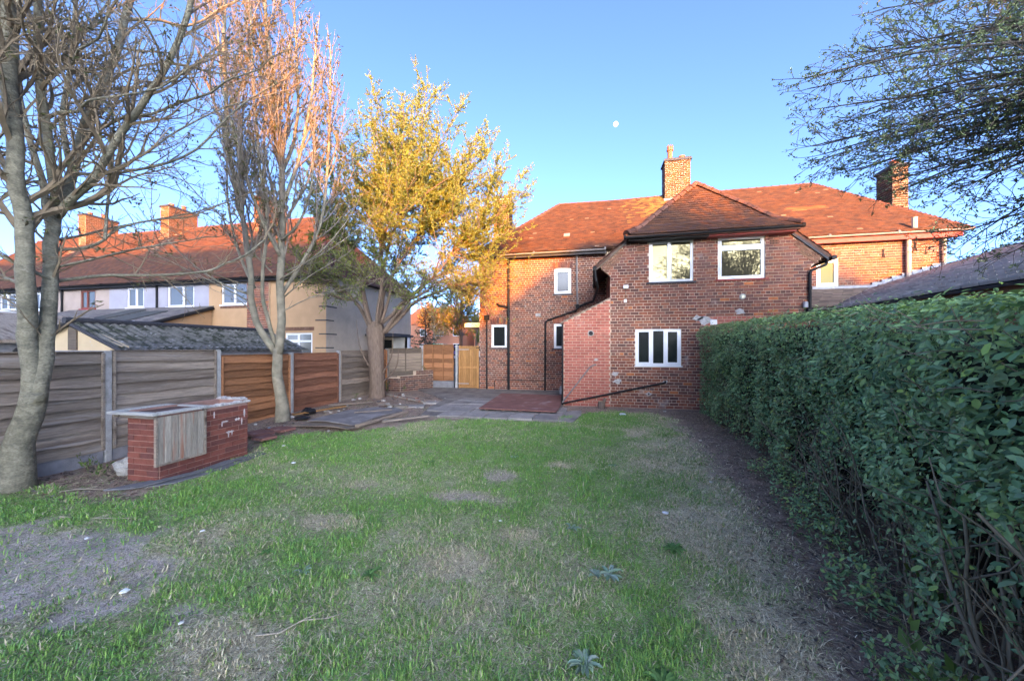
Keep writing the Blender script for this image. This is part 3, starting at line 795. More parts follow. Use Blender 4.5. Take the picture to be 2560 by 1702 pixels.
    # ---- fascias and gutters
    f = MB(); f.box(hl+.06, 3.05, ey+.07, ey+.10, 4.735, 4.83); f.box(hl+.06, 3.05, ey+.10, YE-.02, 4.735, 4.76); wbuild(f, 'fascia', m_black, H)
    f = MB(); f.box(3.052, hr-.06, ey+.07, ey+.10, 4.735, 4.83); f.box(3.052, hr-.06, ey+.10, YE-.02, 4.735, 4.76); wbuild(f, 'fascia', m_redpaint, H)
    f = MB(); f.box(-4.7, .5, 14.13, 14.17, 5.26, 5.41); f.box(-4.7, .5, 14.17, YM-.02, 5.28, 5.31); wbuild(f, 'fascia', m_slate, H)
    f = MB(); f.box(5.7, 11.2, 14.13, 14.17, 5.20, 5.41); f.box(5.7, 11.2, 14.17, YM-.02, 5.22, 5.25); wbuild(f, 'fascia', m_redpaint, H)
    gutter(H, (hl-.05,ey-.005,4.82), (hr+.05,ey-.005,4.86))
    gutter(H, (-4.85,14.04,5.38), (.45,14.04,5.40), m_greypipe)
    gutter(H, (5.7,14.04,5.40), (11.35,14.04,5.41), m_greypipe)
    gutter(H, (.06,YE-.1,4.06), (.06,14.3,4.06)); gutter(H, (6.04,YE-.1,4.06), (6.04,14.3,4.06))
    for sg in (1, -1):                                     # bargeboards under the catslide verges
        mb = MB(); x0, x1 = (.1, 1.15) if sg > 0 else (5.96, 4.91)
        a = Vector((x0,YE-.055,4.03)); b = Vector((x1,YE-.055,4.03+abs(x1-x0)*.86))
        mb.add([a+Vector((0,0,-.03)), b+Vector((0,0,-.03)), b+Vector((0,0,.05)), a+Vector((0,0,.05)), a+Vector((0,.05,-.03)), b+Vector((0,.05,-.03)), b+Vector((0,.05,.05)), a+Vector((0,.05,.05))],
               [(0,1,2,3),(4,7,6,5),(0,4,5,1),(3,2,6,7),(0,3,7,4),(1,5,6,2)])
        wbuild(mb, 'bargeboard', m_wbrown if sg > 0 else m_slate, H)
    # ---- pipes
    pipe(H, [(-.59,14.33,5.34),(-.585,14.33,4.3),(-.56,14.33,3.33)], .036, m_greypipe, collars=[(-.585,14.33,4.62),(-.575,14.33,4.0)])
    pipe(H, [(.06,YE-.06,4.0),(.10,YE-.02,3.72),(.16,YE+.3,3.55),(.02,13.9,3.45),(-.2,14.25,3.43),(-.56,14.31,3.30)], .042)
    hp = MB(); hp.bbox(-.63,-.49,14.2,14.385,3.24,3.4,.015); wbuild(hp, 'hopper', m_black, H)
    pipe(H, [(-.56,14.31,3.26),(-.6,14.32,3.18),(-1.70,14.33,2.82),(-1.79,14.33,2.74),(-1.81,14.33,.08)], .036, collars=[(-1.795,14.33,2.0),(-1.80,14.33,1.0)])
    pipe(H, [(-3.26,14.31,5.36),(-3.26,14.31,.08)], .052, name='soil_pipe', collars=[(-3.26,14.31,3.2),(-3.26,14.31,1.5),(-3.26,14.31,4.4)])
    pipe(H, [(-4.17,14.34,2.9),(-4.17,14.34,.08)], .028, collars=[(-4.17,14.34,1.9),(-4.17,14.34,.9)])
    hp = MB(); hp.bbox(-4.27,-4.07,14.26,14.385,2.86,3.06,.02); wbuild(hp, 'hopper', m_black, H)
    pipe(H, [(-3.3,14.3,3.36),(-3.62,14.31,3.42),(-3.75,14.34,3.5)], .045, name='soil_branch')
    pipe(H, [(5.93,YE-.05,4.02),(5.9,YE-.02,3.9),(5.56,YE-.05,3.76),(5.53,YE-.05,3.68),(5.53,YE-.05,2.78)], .036, collars=[(5.53,YE-.05,3.3)])
    hp = MB(); hp.bbox(5.38,5.48,YE-.09,YE-.014,2.80,2.95,.012); wbuild(hp, 'junction_box', m_lead, H)
    hp = MB(); hp.bbox(5.45,5.65,YE-.12,YE-.014,2.68,2.78,.012); wbuild(hp, 'gutter_end', m_black, H)
    pipe(H, [(9.9,14.28,3.9),(9.9,14.28,5.28)], .065, m_pipebuff, name='soil_pipe'); pipe(H, [(9.93,14.1,5.52),(9.93,14.1,5.86)], .07, m_pipebuff, name='vent_pipe')
    pipe(H, [(10.85,14.3,5.3),(10.85,14.3,4.2)], .045, m_pipebuff)
    # loose waste pipes across the outhouse face
    pipe(H, [(.09,YE-.015,1.25),(.05,YE-.06,1.25),(-.06,YE-.06,1.20),(-.1,YE-.06,1.15),(-.88,YE-.07,.12)], .022, m_greypipe, name='waste_pipe')
    pipe(H, [(2.0,YE-.01,.80),(2.0,YE-.06,.78),(1.96,YE-.06,.76),(-.86,YE-.06,.10)], .027, name='waste_pipe')
    pipe(H, [(-.875,YE-.03,2.44),(-.875,YE-.03,.05)], .026)
    # thin pipe along the foot of the main wall
    pipe(H, [(-3.85,14.35,.08),(-3.85,14.35,.42),(-3.8,14.35,.46),(-1.85,14.35,.46)], .012, name='gas_pipe')
    # ---- windows
    window(H, 1.57, 2.73, 3.60, 4.78, YE, [.48], m_glassrefl, sill=(.07,.06,.05), sillm=m_slate)
    window(H, 3.36, 4.51, 3.61, 4.78, YE, [], m_glassrefl, transom=4.47, sill=(.07,.05,.04), sillm=m_redpaint)
    window(H, 1.20, 2.42, 1.24, 2.29, YE, [.36,.66], m_glassdark, sill=(.03,.03,.03), sillm=m_white)
    window(H, -1.45, -.81, 3.83, 4.79, YM, [], m_glassdark, arch=.05, fw=.07, sill=(.07,.05,.05))
    window(H, -3.99, -3.35, 1.74, 2.67, YM, [], m_glassdark, arch=.05, fw=.05, sill=(.07,.05,.05))
    window(H, -1.47, -.85, 1.72, 2.67, YM, [], m_glassdark, arch=.05, fw=.05, sill=(.07,.05,.05))
    window(H, 7.40, 8.04, 3.80, 4.73, YM, [], m_glassdim, arch=.04, fw=.08, sill=(.06,.05,.05), sillm=m_wbrown)
    # ---- small fittings
    def airbrick(x, z, y):
        a = MB(); a.box(x-.115, x+.115, y-.018, y-.012, z-.075, z+.075); pa = wbuild(a, 'air_brick', m_chimbrick, H)
        b = MB()
        for i in range(6):
            for j in range(2): b.box(x-.10+i*.035, x-.10+i*.035+.022, y-.0215, y-.0185, z-.058+j*.062, z-.058+j*.062+.048)
        wbuild(b, 'vent_holes', m_hole, pa)
    airbrick(1.36, 4.56, YE); airbrick(4.72, 4.56, YE)
    def boxy(name, x0, x1, z0, z1, y, d, m, b=.012):
        a = MB(); a.bbox(x0, x1, y-d, y-.01, z0, z1, b); return wbuild(a, name, m, H)
    boxy('wall_light', .86, 1.0, 3.45, 3.54, YE, .09, m_white); boxy('sensor_box', .88, .96, 3.05, 3.14, YE, .05, m_white)
    pipe(H, [(.92,YE-.018,3.45),(.92,YE-.018,3.14)], .006, name='cable')
    boxy('extractor_vent', -2.19, -1.99, 2.97, 3.1, YM, .04, m_conc); boxy('extractor_vent', 3.16, 3.33, 2.38, 2.52, YE, .04, m_white)
    for (x, z, y, r, m, nm) in ((3.96,3.13,YE,.055,m_lamp,'bulkhead_light'),(-.05,2.17,YE,.062,m_black,'flue')):
        a = MB(); a.tube([(x,y-.012,z),(x,y-.045,z)], r, 16); a.tube([(x,y-.045,z),(x,y-.06,z)], [r*.9,r*.6], 16); fo = wbuild(a, nm, m, H)
        a = MB(); a.tube([(x,y-.012,z),(x,y-.021,z)], r*1.5, 16); wbuild(a, 'mortar_ring', m_conc, fo)
    for (x, z, s) in ((1.56,.44,.075),(2.0,.79,.07),(3.9,2.72,.12),(3.05,2.50,.19),(.1,1.4,.06),(.64,1.0,.10),(.7,.78,.11),(2.85,2.57,.12)):
        a = MB(); n = 11; ring = [(x+s*(1+.35*math.sin(k*2.3+x*9))*math.cos(6.283*k/n), z+s*.62*(1+.3*math.cos(k*1.7+z*5))*math.sin(6.283*k/n)) for k in range(n)]
        a.prism(ring, YE-.019, YE-.010); wbuild(a, 'mortar_patch', m_patch, H)
    a = MB(); a.tube([(1.56,YE-.0195,.44),(1.56,YE-.022,.44)], .022, 10); wbuild(a, 'pipe_hole', m_hole, H)
    for (x, z, t) in ((9.28,4.83,.25),(10.14,5.01,-.3)):
        a = MB(); 
        for q in (t, -t): a.tube([(x-.16*math.sin(q),YM-.03,z-.16),(x+.10*math.sin(q),YM-.03,z+.14)], .012, 5)
        wbuild(a, 'wall_tie', m_black, H)
    a = MB(); a.box(-4.9,-4.0,14.42,15.6,2.72,2.92); 
    # roof vent tile, lead at stack
    a = MB(); a.box(-.12,.12,-.05,.2,.0,.07, M=Matrix.Translation((-1.02,15.05,6.22)) @ Matrix.Rotation(math.atan(.8),4,'X')); wbuild(a, 'roof_vent', m_ventgrey, H)
    stack(H, 3.2, 4.25, 17.75, 18.5, 7.8, 10.25, pots=[(3.45,18.0,.62,True),(3.95,18.0,.16,False)])
    a = MB(); a.prism([(3.14,8.28),(3.9,8.28),(3.9,8.44),(3.14,8.46)], 17.70, 17.745); wbuild(a, 'flashing', m_conc, H)
    stack(H, 10.62, 11.08, 16.0, 16.8, 5.4, 8.4, pots=[(10.85,16.3,.22,False)])
    stack(H, -4.35, -3.66, 16.1, 16.9, 5.4, 8.55)
    # canopy over the side door
    a = MB(); a.bbox(-5.35,-4.5,15.0,16.3,2.62,2.80,.01); wbuild(a, 'porch_canopy', m_white, H)
    a = MB(); a.bbox(-1.15,-.9,13.2,13.9,.1,.36,.02); wbuild(a, 'doorstep', m_conc, H)
m_tiledeck = mat('roof_deck', (.10,.05,.035), var=.2)
m_pipebuff = mat('buff_pipe', (.42,.38,.32), rough=.6, var=.15)
m_chimbrick = mat('air_brick', (.30,.14,.09), var=.2)
m_hole = mat('dark_hole', (.006,.006,.006))
m_lamp = mat('lamp_cover', (.70,.68,.52), rough=.3, var=.05)
m_patch = mat('mortar_patch', (.42,.40,.38), var=.3, nscale=15, bump=.8, bscale=30)
m_ventgrey = mat('grey_vent', (.30,.24,.24), var=.1)
brick_house()

# single-storey extension beyond the wing
def side_extension():
    X = thing('side_extension', 'low grey tiled extension behind the hedge, right of the rear wing', 'extension', (9.5,13,0))
    mb = MB(); B = lambda x: 3.66+.33*(x-8.95); A = lambda y: 3.66-.31*(14.36-y)
    yv = 11.7; xv = 8.95-(3.66-A(yv))/.33                    # lower end of the valley
    d = .05
    mb.add([(5.57,14.36,3.66),(8.95,14.36,3.66),(xv,yv,A(yv)),(5.57,yv,A(yv)),(5.57,14.36,3.66-d),(8.95,14.36,3.66-d),(xv,yv,A(yv)-d),(5.57,yv,A(yv)-d)],
           [(0,1,2,3),(4,7,6,5),(2,3,7,6),(0,3,7,4)])
    yb, xr_ = 4.2, 12.2
    P = [(8.95,14.36),(xr_,14.36),(xr_,yb),(xv-.3,yb),(xv-.3,yv-.25),(xv,yv)]
    mb.add([(x, y, B(x)) for x, y in P]+[(x, y, B(x)-d) for x, y in P], [(0,1,2,3,4,5),(11,10,9,8,7,6),(1,2,8,7),(2,3,9,8),(3,4,10,9),(4,5,11,10)])
    mb.add([(xr_,14.36,B(xr_)),(xr_,yb,B(xr_)),(16.5,yb,3.5),(16.5,14.36,3.5)], [(0,1,2,3)])
    mb.add([(11.0,14.36,B(11.0)),(xr_,14.36,B(xr_)),(xr_,21,B(xr_)),(11.0,21,B(11.0))], [(0,1,2,3)])
    wbuild(mb, 'roof', m_tiledeck2, X)
    it = []; GP = [(.56,.52,.48),(.49,.455,.42),(.60,.56,.52),(.51,.47,.43)]
    S = Vector((0,14.36-yv,3.66-A(yv))); LS = S.length
    tile_field(it, (0,yv-.05,A(yv)+.02), (1,0,0), S, LS, lambda s_: 5.6, lambda s_: xv+(8.95-xv)*s_/LS, gauge=.22, wid=.26, pal=[(.15,.115,.10),(.125,.095,.085),(.17,.13,.11)])
    S2 = Vector((xr_-(xv-.3), 0, B(xr_)-B(xv-.3))); L2 = S2.length
    def far(s_):
        x = xv-.3+(xr_-xv+.3)*s_/L2
        if x < xv: return -(yv-.25+.25*(x-xv+.3)/.3)
        return -(yv+(14.36-yv)*min(1, (x-xv)/(8.95-xv)))
    tile_field(it, (xv-.3,0,B(xv-.3)+.02), (0,-1,0), S2, L2, lambda s_: far(s_), lambda s_: -yb, gauge=.26, wid=.30, pal=GP)
    # bold-roll lips that give the tiles their dark shadow marks
    it2 = []
    it = [(M, (wd-.02 if g > .25 else wd), g, c) for (M, wd, g, c) in it]
    emit_tiles(it, X, m_greytile, 300, .276, th=.05)
    f = MB()
    for k in range(7):
        x0 = 8.95+k*.27; f.box(x0, x0+.29, 14.335, 14.37-.004*k, B(x0)+.02, B(x0)+.20+.03)
    f.box(5.6, 8.95, 14.33, 14.365, 3.62, 3.80); f.quad((5.6,14.33,3.69),(8.95,14.33,3.69),(8.95,14.15,3.63),(5.6,14.15,3.63))
    wbuild(f, 'flashing', m_lead, X)
    f = MB(); a, b = Vector((8.95,14.3,3.72)), Vector((xv,yv,A(yv)+.06)); s_ = Vector((.09,-.09,0))
    f.quad(a-s_, a+s_, b+s_, b-s_); f.quad(a-s_-Vector((0,0,.05)), b-s_-Vector((0,0,.05)), b-s_, a-s_); wbuild(f, 'valley_flashing', m_lead, X)
    gutter(X, (5.62,yv-.09,A(yv)-.02), (xv+.2,yv-.09,A(yv)-.02), m_greypipe)
    wl = MB(); wl.box(5.75, xv+.1, yv+.05, 14.3, -.05, A(yv)-.12); wl.box(xv+.1, 16.2, yb+.3, 10.4, -.05, 2.0); wl.box(xv, 16.2, 10.8, 14.3, -.05, 2.45); wl.box(11.1, 16.2, 14.3, 20.8, -.05, 3.2); x0_ = xv-.15; wl.prism([(x0_,-.05),(16.3,-.05),(16.3,3.45),(xr_,B(xr_)-.06),(x0_,B(x0_)-.06)], yb+.12, yb+.24); wl.box(x0_, x0_+.12, yb+.24, yv-.4, -.05, B(x0_)-.06); wbuild(wl, 'wall', m_chimbrick, X)
    f = MB(); f.box(5.62, xv+.1, yv-.03, yv, A(yv)-.17, A(yv)-.06); wbuild(f, 'fascia', m_white, X)
    f = MB()
    for k in range(34): f.box(xr_-.1, xr_+.1, yb+k*.3, yb+k*.3+.29, B(xr_), B(xr_)+.07)
    wbuild(f, 'ridge_tiles', m_lead, X)
m_tiledeck2 = mat('dark_deck', (.05,.045,.045), var=.2)
side_extension()

# ------------------------------------------------------------------ terrace across the side road
m_rpink = mat('pink_cream_render', (.36,.285,.245), var=.12, nscale=2, bump=.2, bscale=60, patch=((.27,.22,.20)), pscale=1.5, plo=.55, phi=.85)
m_rwhite = mat('white_render', (.38,.375,.38), var=.1, nscale=2, bump=.2, bscale=60, patch=((.27,.27,.28)), pscale=1.5, plo=.6, phi=.85)
m_rlav = mat('pale_lavender_render', (.315,.31,.355), var=.1, nscale=2, bump=.2, bscale=60, patch=((.24,.24,.27)), pscale=1.5, plo=.6, phi=.85)
m_rpeach = mat('peach_render', (.44,.275,.155), var=.1, nscale=2, bump=.2, bscale=60, patch=((.34,.225,.14)), pscale=1.4, plo=.6, phi=.85)
m_rgrey = mat('grey_beige_render', (.52,.42,.33), var=.12, nscale=2, bump=.25, bscale=60, patch=((.40,.33,.27)), pscale=1.5, plo=.55, phi=.85)
m_wbrownframe = mat('brown_frame', (.20,.06,.04), rough=.5)
m_greyrail = mat('grey_rail', (.3,.3,.31), var=.2)
TTILE = [(.14,.058,.033),(.12,.051,.032),(.155,.065,.038),(.115,.053,.036),(.10,.049,.037)]
def terrace_house(x0, x1, rm, label, wins, hip=False, pipes=(), chim=None, sidem=None):
    T = thing('terrace_house', label, 'house', ((x0+x1)/2,14.4,0), 'rendered terrace houses beyond the fence')
    Y, EV, RY, RZ = 14.4, 5.0, 18.4, 9.2; P = rel(T)
    ops = [(w_[0],w_[1],w_[2],w_[3]) for w_ in wins]
    mb = MB(); backing(mb, (0,Y,0), (1,0,0), (0,-1,0), -.1, EV+.1, x0, x1, ops); mb.box(x0+.02, x1-.25, Y+.5, 22.3, -.1, EV); wbuild(mb, 'wall', rm, T)
    for w_ in wins:
        (a, b, c, d, lights, g, fmm) = w_[:7]
        window(T, a, b, c, d, Y, lights, g, fm=fmm, sill=(.06,.06,.06), sillm=(m_white if fmm is m_white else m_redpaint), fw=.06, transom=(w_[7] if len(w_) > 7 else None))
    xe = x1+.3 if hip else x1; xr_ = x1-3.6 if hip else x1
    rf = MB(); vs = [(x0,Y-.3,EV),(xe,Y-.3,EV),(xe,22.7,EV),(x0,22.7,EV),(x0,RY,RZ),(xr_,RY,RZ)]
    rf.add(vs, [(0,1,5,4),(1,2,5),(2,3,4,5),(3,2,1,0)]); wbuild(rf, 'roof', m_tiledeck, T)
    S = Vector((0,RY-Y+.3,RZ-EV)); L = S.length; it = []
    def old(u, s_):
        if chim and abs(u-chim-.4) < 1.0 and s_ > 3.4 and random.random() < .25: return (.36,.2,.12)
    tile_field(it, (0,Y-.33,EV+.02), (1,0,0), S, L, lambda s_: x0, lambda s_: xe+(xr_-xe)*s_/L, gauge=.12, wid=.2, pal=TTILE, special=old)
    if hip:
        S2 = Vector((xr_-xe,0,RZ-EV)); L2 = S2.length; hf = 4.3
        tile_field(it, (xe,RY,EV+.02), (0,1,0), S2, L2, lambda s_: -hf*(1-s_/L2), lambda s_: hf*(1-s_/L2), gauge=.12, wid=.2, pal=TTILE)
        ridge_run(T, [(xe,Y-.3,EV+.02),(xr_,RY,RZ+.02)])
        wl = MB(); wl.box(x1-.25, x1+.004, Y+.003, 22.3, -.1, EV+.05); wbuild(wl, 'side_wall', sidem or rm, T)
    emit_tiles(it, T, m_tile, 0, .2)
    ridge_run(T, [(x0,RY,RZ+.02),(xr_,RY,RZ+.02)], seg=.45)
    f = MB(); f.box(x0, xe, Y-.27, Y-.24, EV-.16, EV+.0); f.box(x0, xe, Y-.24, Y-.01, EV-.14, EV-.11); wbuild(f, 'fascia', m_black, T)
    gutter(T, (x0,Y-.34,EV-.01), (xe,Y-.34,EV-.01))
    for px in pipes: pipe(T, [(px,Y-.06,EV-.1),(px,Y-.06,.0)], .045)
    if chim is not None: stack(T, chim-.32, chim+.32, 17.5, 19.2, 8.0, 10.45, pots=[(chim,17.9,.2,False),(chim,18.6,.3,False)], pal=[(.22,.085,.038),(.18,.07,.034),(.15,.062,.034)])
    return T
W = m_white
terrace_house(-38.2, -31.35, m_rwhite, 'white rendered terrace house at the far left edge', [(-33.1,-31.8,3.88,5.0-.2,[.5],m_glassmid,W)], chim=-32.4+.0)
terrace_house(-31.35, -24.7, m_rpink, 'pinkish cream terrace house with brown framed upstairs window', [(-26.76,-25.69,3.82,4.80,[.45],m_glassmid,m_wbrownframe),(-30.4,-29.3,3.82,4.8,[.5],m_glassmid,W)], pipes=(-28.06,), chim=-25.5)
terrace_house(-24.7, -18.2, m_rlav, 'pale lavender terrace house with two white upstairs windows', [(-23.47,-22.34,3.81,4.84,[.55],m_glassmid,W),(-20.78,-19.12,3.77,4.84,[.6],m_glassmid,W)], pipes=(-21.41,), chim=-18.6)
tp = terrace_house(-18.2, -11.67, m_rpeach, 'peach end terrace house with brick pier, porch and hipped roof', [(-17.44,-15.9,3.81,4.84,[.5],m_glassmid,W),(-13.82,-12.38,1.4,2.42,[.5],m_glassmid,W,2.05)], hip=True, sidem=m_rgrey)
def terrace_extras():
    it = []; mb = MB(); mb.box(-15.86,-14.63,14.30,14.39,-.1,4.84); c = wbuild(mb, 'brick_pier', m_mortar, tp)
    brick_wall(it, (0,14.3,0), (1,0,0), (0,-1,0), 1.5, 4.84, -15.86, -14.63)
    b = MB()
    for (M, l, d, col) in it: 
        M2 = M.copy(); M2.translation = M.translation+rel(tp); brick_geo(b, M2, l, BH-.011, d, jit(col, .15))
    tag(b.build('brickwork', m_brick, c), kind='stuff')
    for (x0, x1, z) in ((-17.5,-15.87,3.76),(-13.95,-12.25,2.53)):
        s = MB()
        n = int((x1-x0)/.08)
        for k in range(n): s.box(x0+k*.08, x0+k*.08+.07, 14.37, 14.397, z-.13 if z > 3 else z, z if z > 3 else z+.16, jit((.17,.09,.06)))
        tag(wbuild(s, 'soldier_course', m_brick, tp), kind='stuff')
    q = MB()
    for k in range(5):
        z = 1.72+k*.62
        if k % 1 == 0: q.box(-12.2+.18*(k % 2), -11.668, 14.37, 14.398, z, z+.05); q.box(-11.669, -11.65, 14.37, 14.9+.2*(k % 2), z, z+.05)
    tag(wbuild(q, 'quoin_strips', m_slate, tp), kind='stuff')
    for k in range(2):
        q = MB(); q.box(-11.669,-11.635,21.3,22.2,1.85+k*.5,1.92+k*.5); wbuild(q, 'quoin_strip', m_slate, tp)
    p = MB(); p.box(-11.67,-10.6,17.3,20.6,2.36,2.48); p.box(-11.67,-10.7,17.5,20.4,2.48,2.54); po = wbuild(p, 'porch_roof', m_slate, tp)
    p = MB(); p.box(-11.66,-11.63,18.9,19.9,0,2.2); wbuild(p, 'door', m_hole, tp)
    p = MB(); p.box(-11.66,-11.62,17.6,18.8,.9,2.25); wbuild(p, 'side_window', m_glassmid, tp)
    p = MB(); p.box(-11.66,-10.75,20.0,20.12,0,2.36); p.box(-10.85,-10.75,20.0,20.4,0,2.36); wbuild(p, 'porch_post', m_white, tp)
terrace_extras()
def lean_to():
    X = thing('lean_to_extension', 'dark roofed lean-to behind the terrace with peach end wall', 'extension', (-22,13,0))
    x0, x1, ya, za, yb, zb = -27.5, -17.9, 11.4, 2.66, 14.38, 3.72
    mb = MB(); mb.add([(x0,ya+.15,0),(x1-.1,ya+.15,0),(x1-.1,yb,0),(x0,yb,0),(x0,ya+.15,za-.05),(x1-.1,ya+.15,za-.05),(x1-.1,yb,zb-.1),(x0,yb,zb-.1)], [(0,1,5,4),(1,2,6,5),(3,0,4,7),(4,5,6,7)]); wbuild(mb, 'wall', m_rpeach, X)
    rf = MB(); rf.add([(x0,ya,za),(x1,ya,za),(x1,yb,zb),(x0,yb,zb),(x0,ya,za-.12),(x1,ya,za-.12),(x1,yb,zb-.12),(x0,yb,zb-.12)], [(0,1,2,3),(4,7,6,5),(0,4,5,1),(1,5,6,2)]); wbuild(rf, 'roof', m_tiledeck2, X)
    it = []; S = Vector((0,yb-ya,zb-za)); tile_field(it, (0,ya-.03,za+.01), (1,0,0), S, S.length, lambda s_: x0, lambda s_: x1, gauge=.24, wid=.3, pal=[(.17,.155,.15),(.145,.13,.13),(.19,.17,.16)])
    emit_tiles(it, X, m_greytile, 0, .3)
    for (a, b, s0, s1) in ((-22.4,-21.3,.9,2.6),(-20.9,-19.4,.3,2.2)):
        u = S.normalized(); q = MB(); n = Vector((0,-u.z,u.y))
        pts = [Vector((a,ya,za))+u*s0, Vector((b,ya,za))+u*s0, Vector((b,ya,za))+u*s1, Vector((a,ya,za))+u*s1]
        q.add([p_+n*.09 for p_ in pts]+[p_+n*.0 for p_ in pts], [(0,1,2,3),(0,4,5,1),(1,5,6,2),(2,6,7,3),(3,7,4,0)]); wbuild(q, 'skylight', m_glassmid, X)
    b = MB(); b.box(x1-.02,x1+.03,ya,yb,za-.3,za-.24); 
    a_, b_ = Vector((x1+.01,ya-.02,za-.07)), Vector((x1+.01,yb,zb-.07)); b = MB(); b.tube([a_, b_], .06, 4); wbuild(b, 'verge_board', m_black, X)
    gutter(X, (x0,ya-.07,za-.05), (x1,ya-.07,za-.05))
    for xx in (-19.2,-18.4):
        b = MB(); b.tube([(xx,ya+.1,za+.0),(xx,ya+.1,za+.14)], .05, 8); b.tube([(xx,ya+.1,za+.14),(xx,ya+.1,za+.2)], [.08,.03], 8); wbuild(b, 'roof_cowl', m_white, X)
lean_to()
m_corr = mat('corrugated_cement', (.17,.16,.14), var=.3, nscale=3, bump=.5, bscale=30, world=True, patch=[((.04,.045,.028), 5, .46, .6), ((.40,.39,.36), 9, .60, .70)])
def garage():
    G = thing('garage', 'cream gabled garage with mossy corrugated roof just behind the fence', 'garage', (-10.7,8,0))
    x0, x1, xc, ya, yb, ze, zr = -12.1, -9.35, -10.7, 5.65, 10.4, 1.78, 2.30
    mb = MB(); mb.prism([(x0,-.2),(x1,-.2),(x1,ze),(xc,zr-.05),(x0,ze)], ya, ya+.12); w_ = wbuild(mb, 'gable_wall', m_rcream, G)
    mb = MB(); mb.box(x1-.12,x1+.002,ya+.12,yb,-.2,ze); mb.box(x0,x0+.12,ya+.12,yb,-.2,ze); mb.prism([(x0,-.2),(x1,-.2),(x1,ze),(xc,zr-.05),(x0,ze)], yb-.12, yb-.002); wbuild(mb, 'side_wall', m_rgreyw, G)
    s = MB(); s.box(xc-.12,xc+.12,ya-.03,ya-.002,1.7,zr-.1); wbuild(s, 'gable_strap', m_wgrey, G)
    s = MB(); s.box(x0,x1,ya-.02,ya-.001,1.66,1.69); wbuild(s, 'string_line', m_rgreyw, G)
    for sg in (1, -1):
        r = MB(); n = 150; xe = (x1+.16) if sg > 0 else (x0-.16); zE = ze-.08
        rows = []
        for i in range(n+1):
            y = ya-.12+(yb+.24-ya)*i/n; h = .022*math.cos(i*2*math.pi/4.6)
            rows.append([(xc+sg*.02,y,zr+h),((xc+xe)/2,y,(zr+zE)/2+h+.01*math.sin(y*2)),(xe,y,zE+h)])
        vs = [p for row in rows for p in row]+[(a, b, c-.025) for row in rows for (a, b, c) in row]; o = len(rows)*3
        fs = []
        for i in range(n):
            for k in range(2): fs.append((3*i+k,3*i+k+1,3*i+k+4,3*i+k+3)); fs.append((o+3*i+k,o+3*i+k+3,o+3*i+k+4,o+3*i+k+1))
            fs.append((3*i+2,3*i+5,o+3*i+5,o+3*i+2))
        r.add(vs, fs); wbuild(r, 'roof_sheet', m_corr, G, smooth=True)
    c = MB(); c.tube([(xc,ya-.15,zr+.02),(xc,yb+.15,zr+.02)], .07, 8); wbuild(c, 'ridge_cap', m_slate, G)
    for sg in (1, -1):
        c = MB(); xe = x1+.16 if sg > 0 else x0-.16; c.tube([(xe,ya-.11,ze-.1),(xc,ya-.11,zr-.03)], .04, 4); wbuild(c, 'bargeboard', m_slate, G)
m_rcream = mat('peeling_cream_paint', (.60,.46,.29), var=.1, nscale=3, patch=[((.5,.48,.45), 2.0, .62, .7)])
m_rgreyw = mat('grey_render', (.24,.24,.25), var=.2, nscale=3, bump=.3, patch=((.36,.35,.34)), pscale=2)
garage()
# a second, lower shed roof further left behind the trunk
def shed():
    S = thing('shed', 'grey felt roofed shed behind the left trunk and fence', 'shed', (-13.6,5,0))
    mb = MB(); mb.box(-15.5,-12.4,5.0,7.6,-.2,1.9); wbuild(mb, 'wall', m_rgreyw, S)
    mb = MB(); mb.prism([(-15.7,1.85),(-12.2,1.85),(-12.2,1.93),(-13.9,2.6),(-15.7,1.93)], 4.85, 7.75); wbuild(mb, 'roof', m_wgrey, S)
shed()

# ------------------------------------------------------------------ houses behind the camera (they throw the evening shadow and show in the panes)
def back_house(x0, x1, r0, r1, rz, ze, label, chims, gable_right=False):
    B = thing('back_house', label, 'house', ((x0+x1)/2,-45,0))
    mb = MB(); mb.box(x0+.3, x1-(.0 if gable_right else .3), -48.6, -41.4, -.3, ze); wbuild(mb, 'wall', m_chimbrick, B)
    rf = MB(); rf.add([(x0,-41,ze),(x1,-41,ze),(x1,-49,ze),(x0,-49,ze),(r0,-45,rz),(r1,-45,rz)], [(0,1,5,4),(1,2,5),(2,3,4,5),(3,0,4),(3,2,1,0)]); wbuild(rf, 'roof', m_ridge, B)
    for c in chims: stack(B, c-.4, c+.4, -45.5, -44.5, rz-.4, rz+1.5, pots=[(c,-45,.3,False)])
    k = x0+1.2
    while k < x1-1.6:
        for z in (.9, 3.6, 6.2):
            w_ = MB(); w_.box(k, k+1.3, -41.41, -41.36, z, z+1.2); wbuild(w_, 'window', m_glassmid, B)
        k += 2.6
back_house(16.8, 21.73, 20.03, 21.73, 11.6, 8.5, 'tall hipped brick house behind the viewer', [], True)
back_house(21.74, 29.6, 21.74, 28.6, 10.2, 8.2, 'lower brick house behind the viewer, joined to the tall one', [])
back_house(-55, 14.2, -50, 8.0, 13.1, 8.5, 'long brick terrace behind the viewer', [-45,-38,-31,-24.6,-17.4,-10.2,-3.5,3.5])
def sun_gap_block():  # added out of view to shut off the sun streak through the gap
    o = MB(); o.bbox(14.0, 17.0, -46, -43, -.3, 8.0, .05); o = o.build('sun_gap_blocker', m_chimbrick); tag(o, 'unseen block added to stop the sun between the houses behind the viewer', 'blocker')
sun_gap_block()

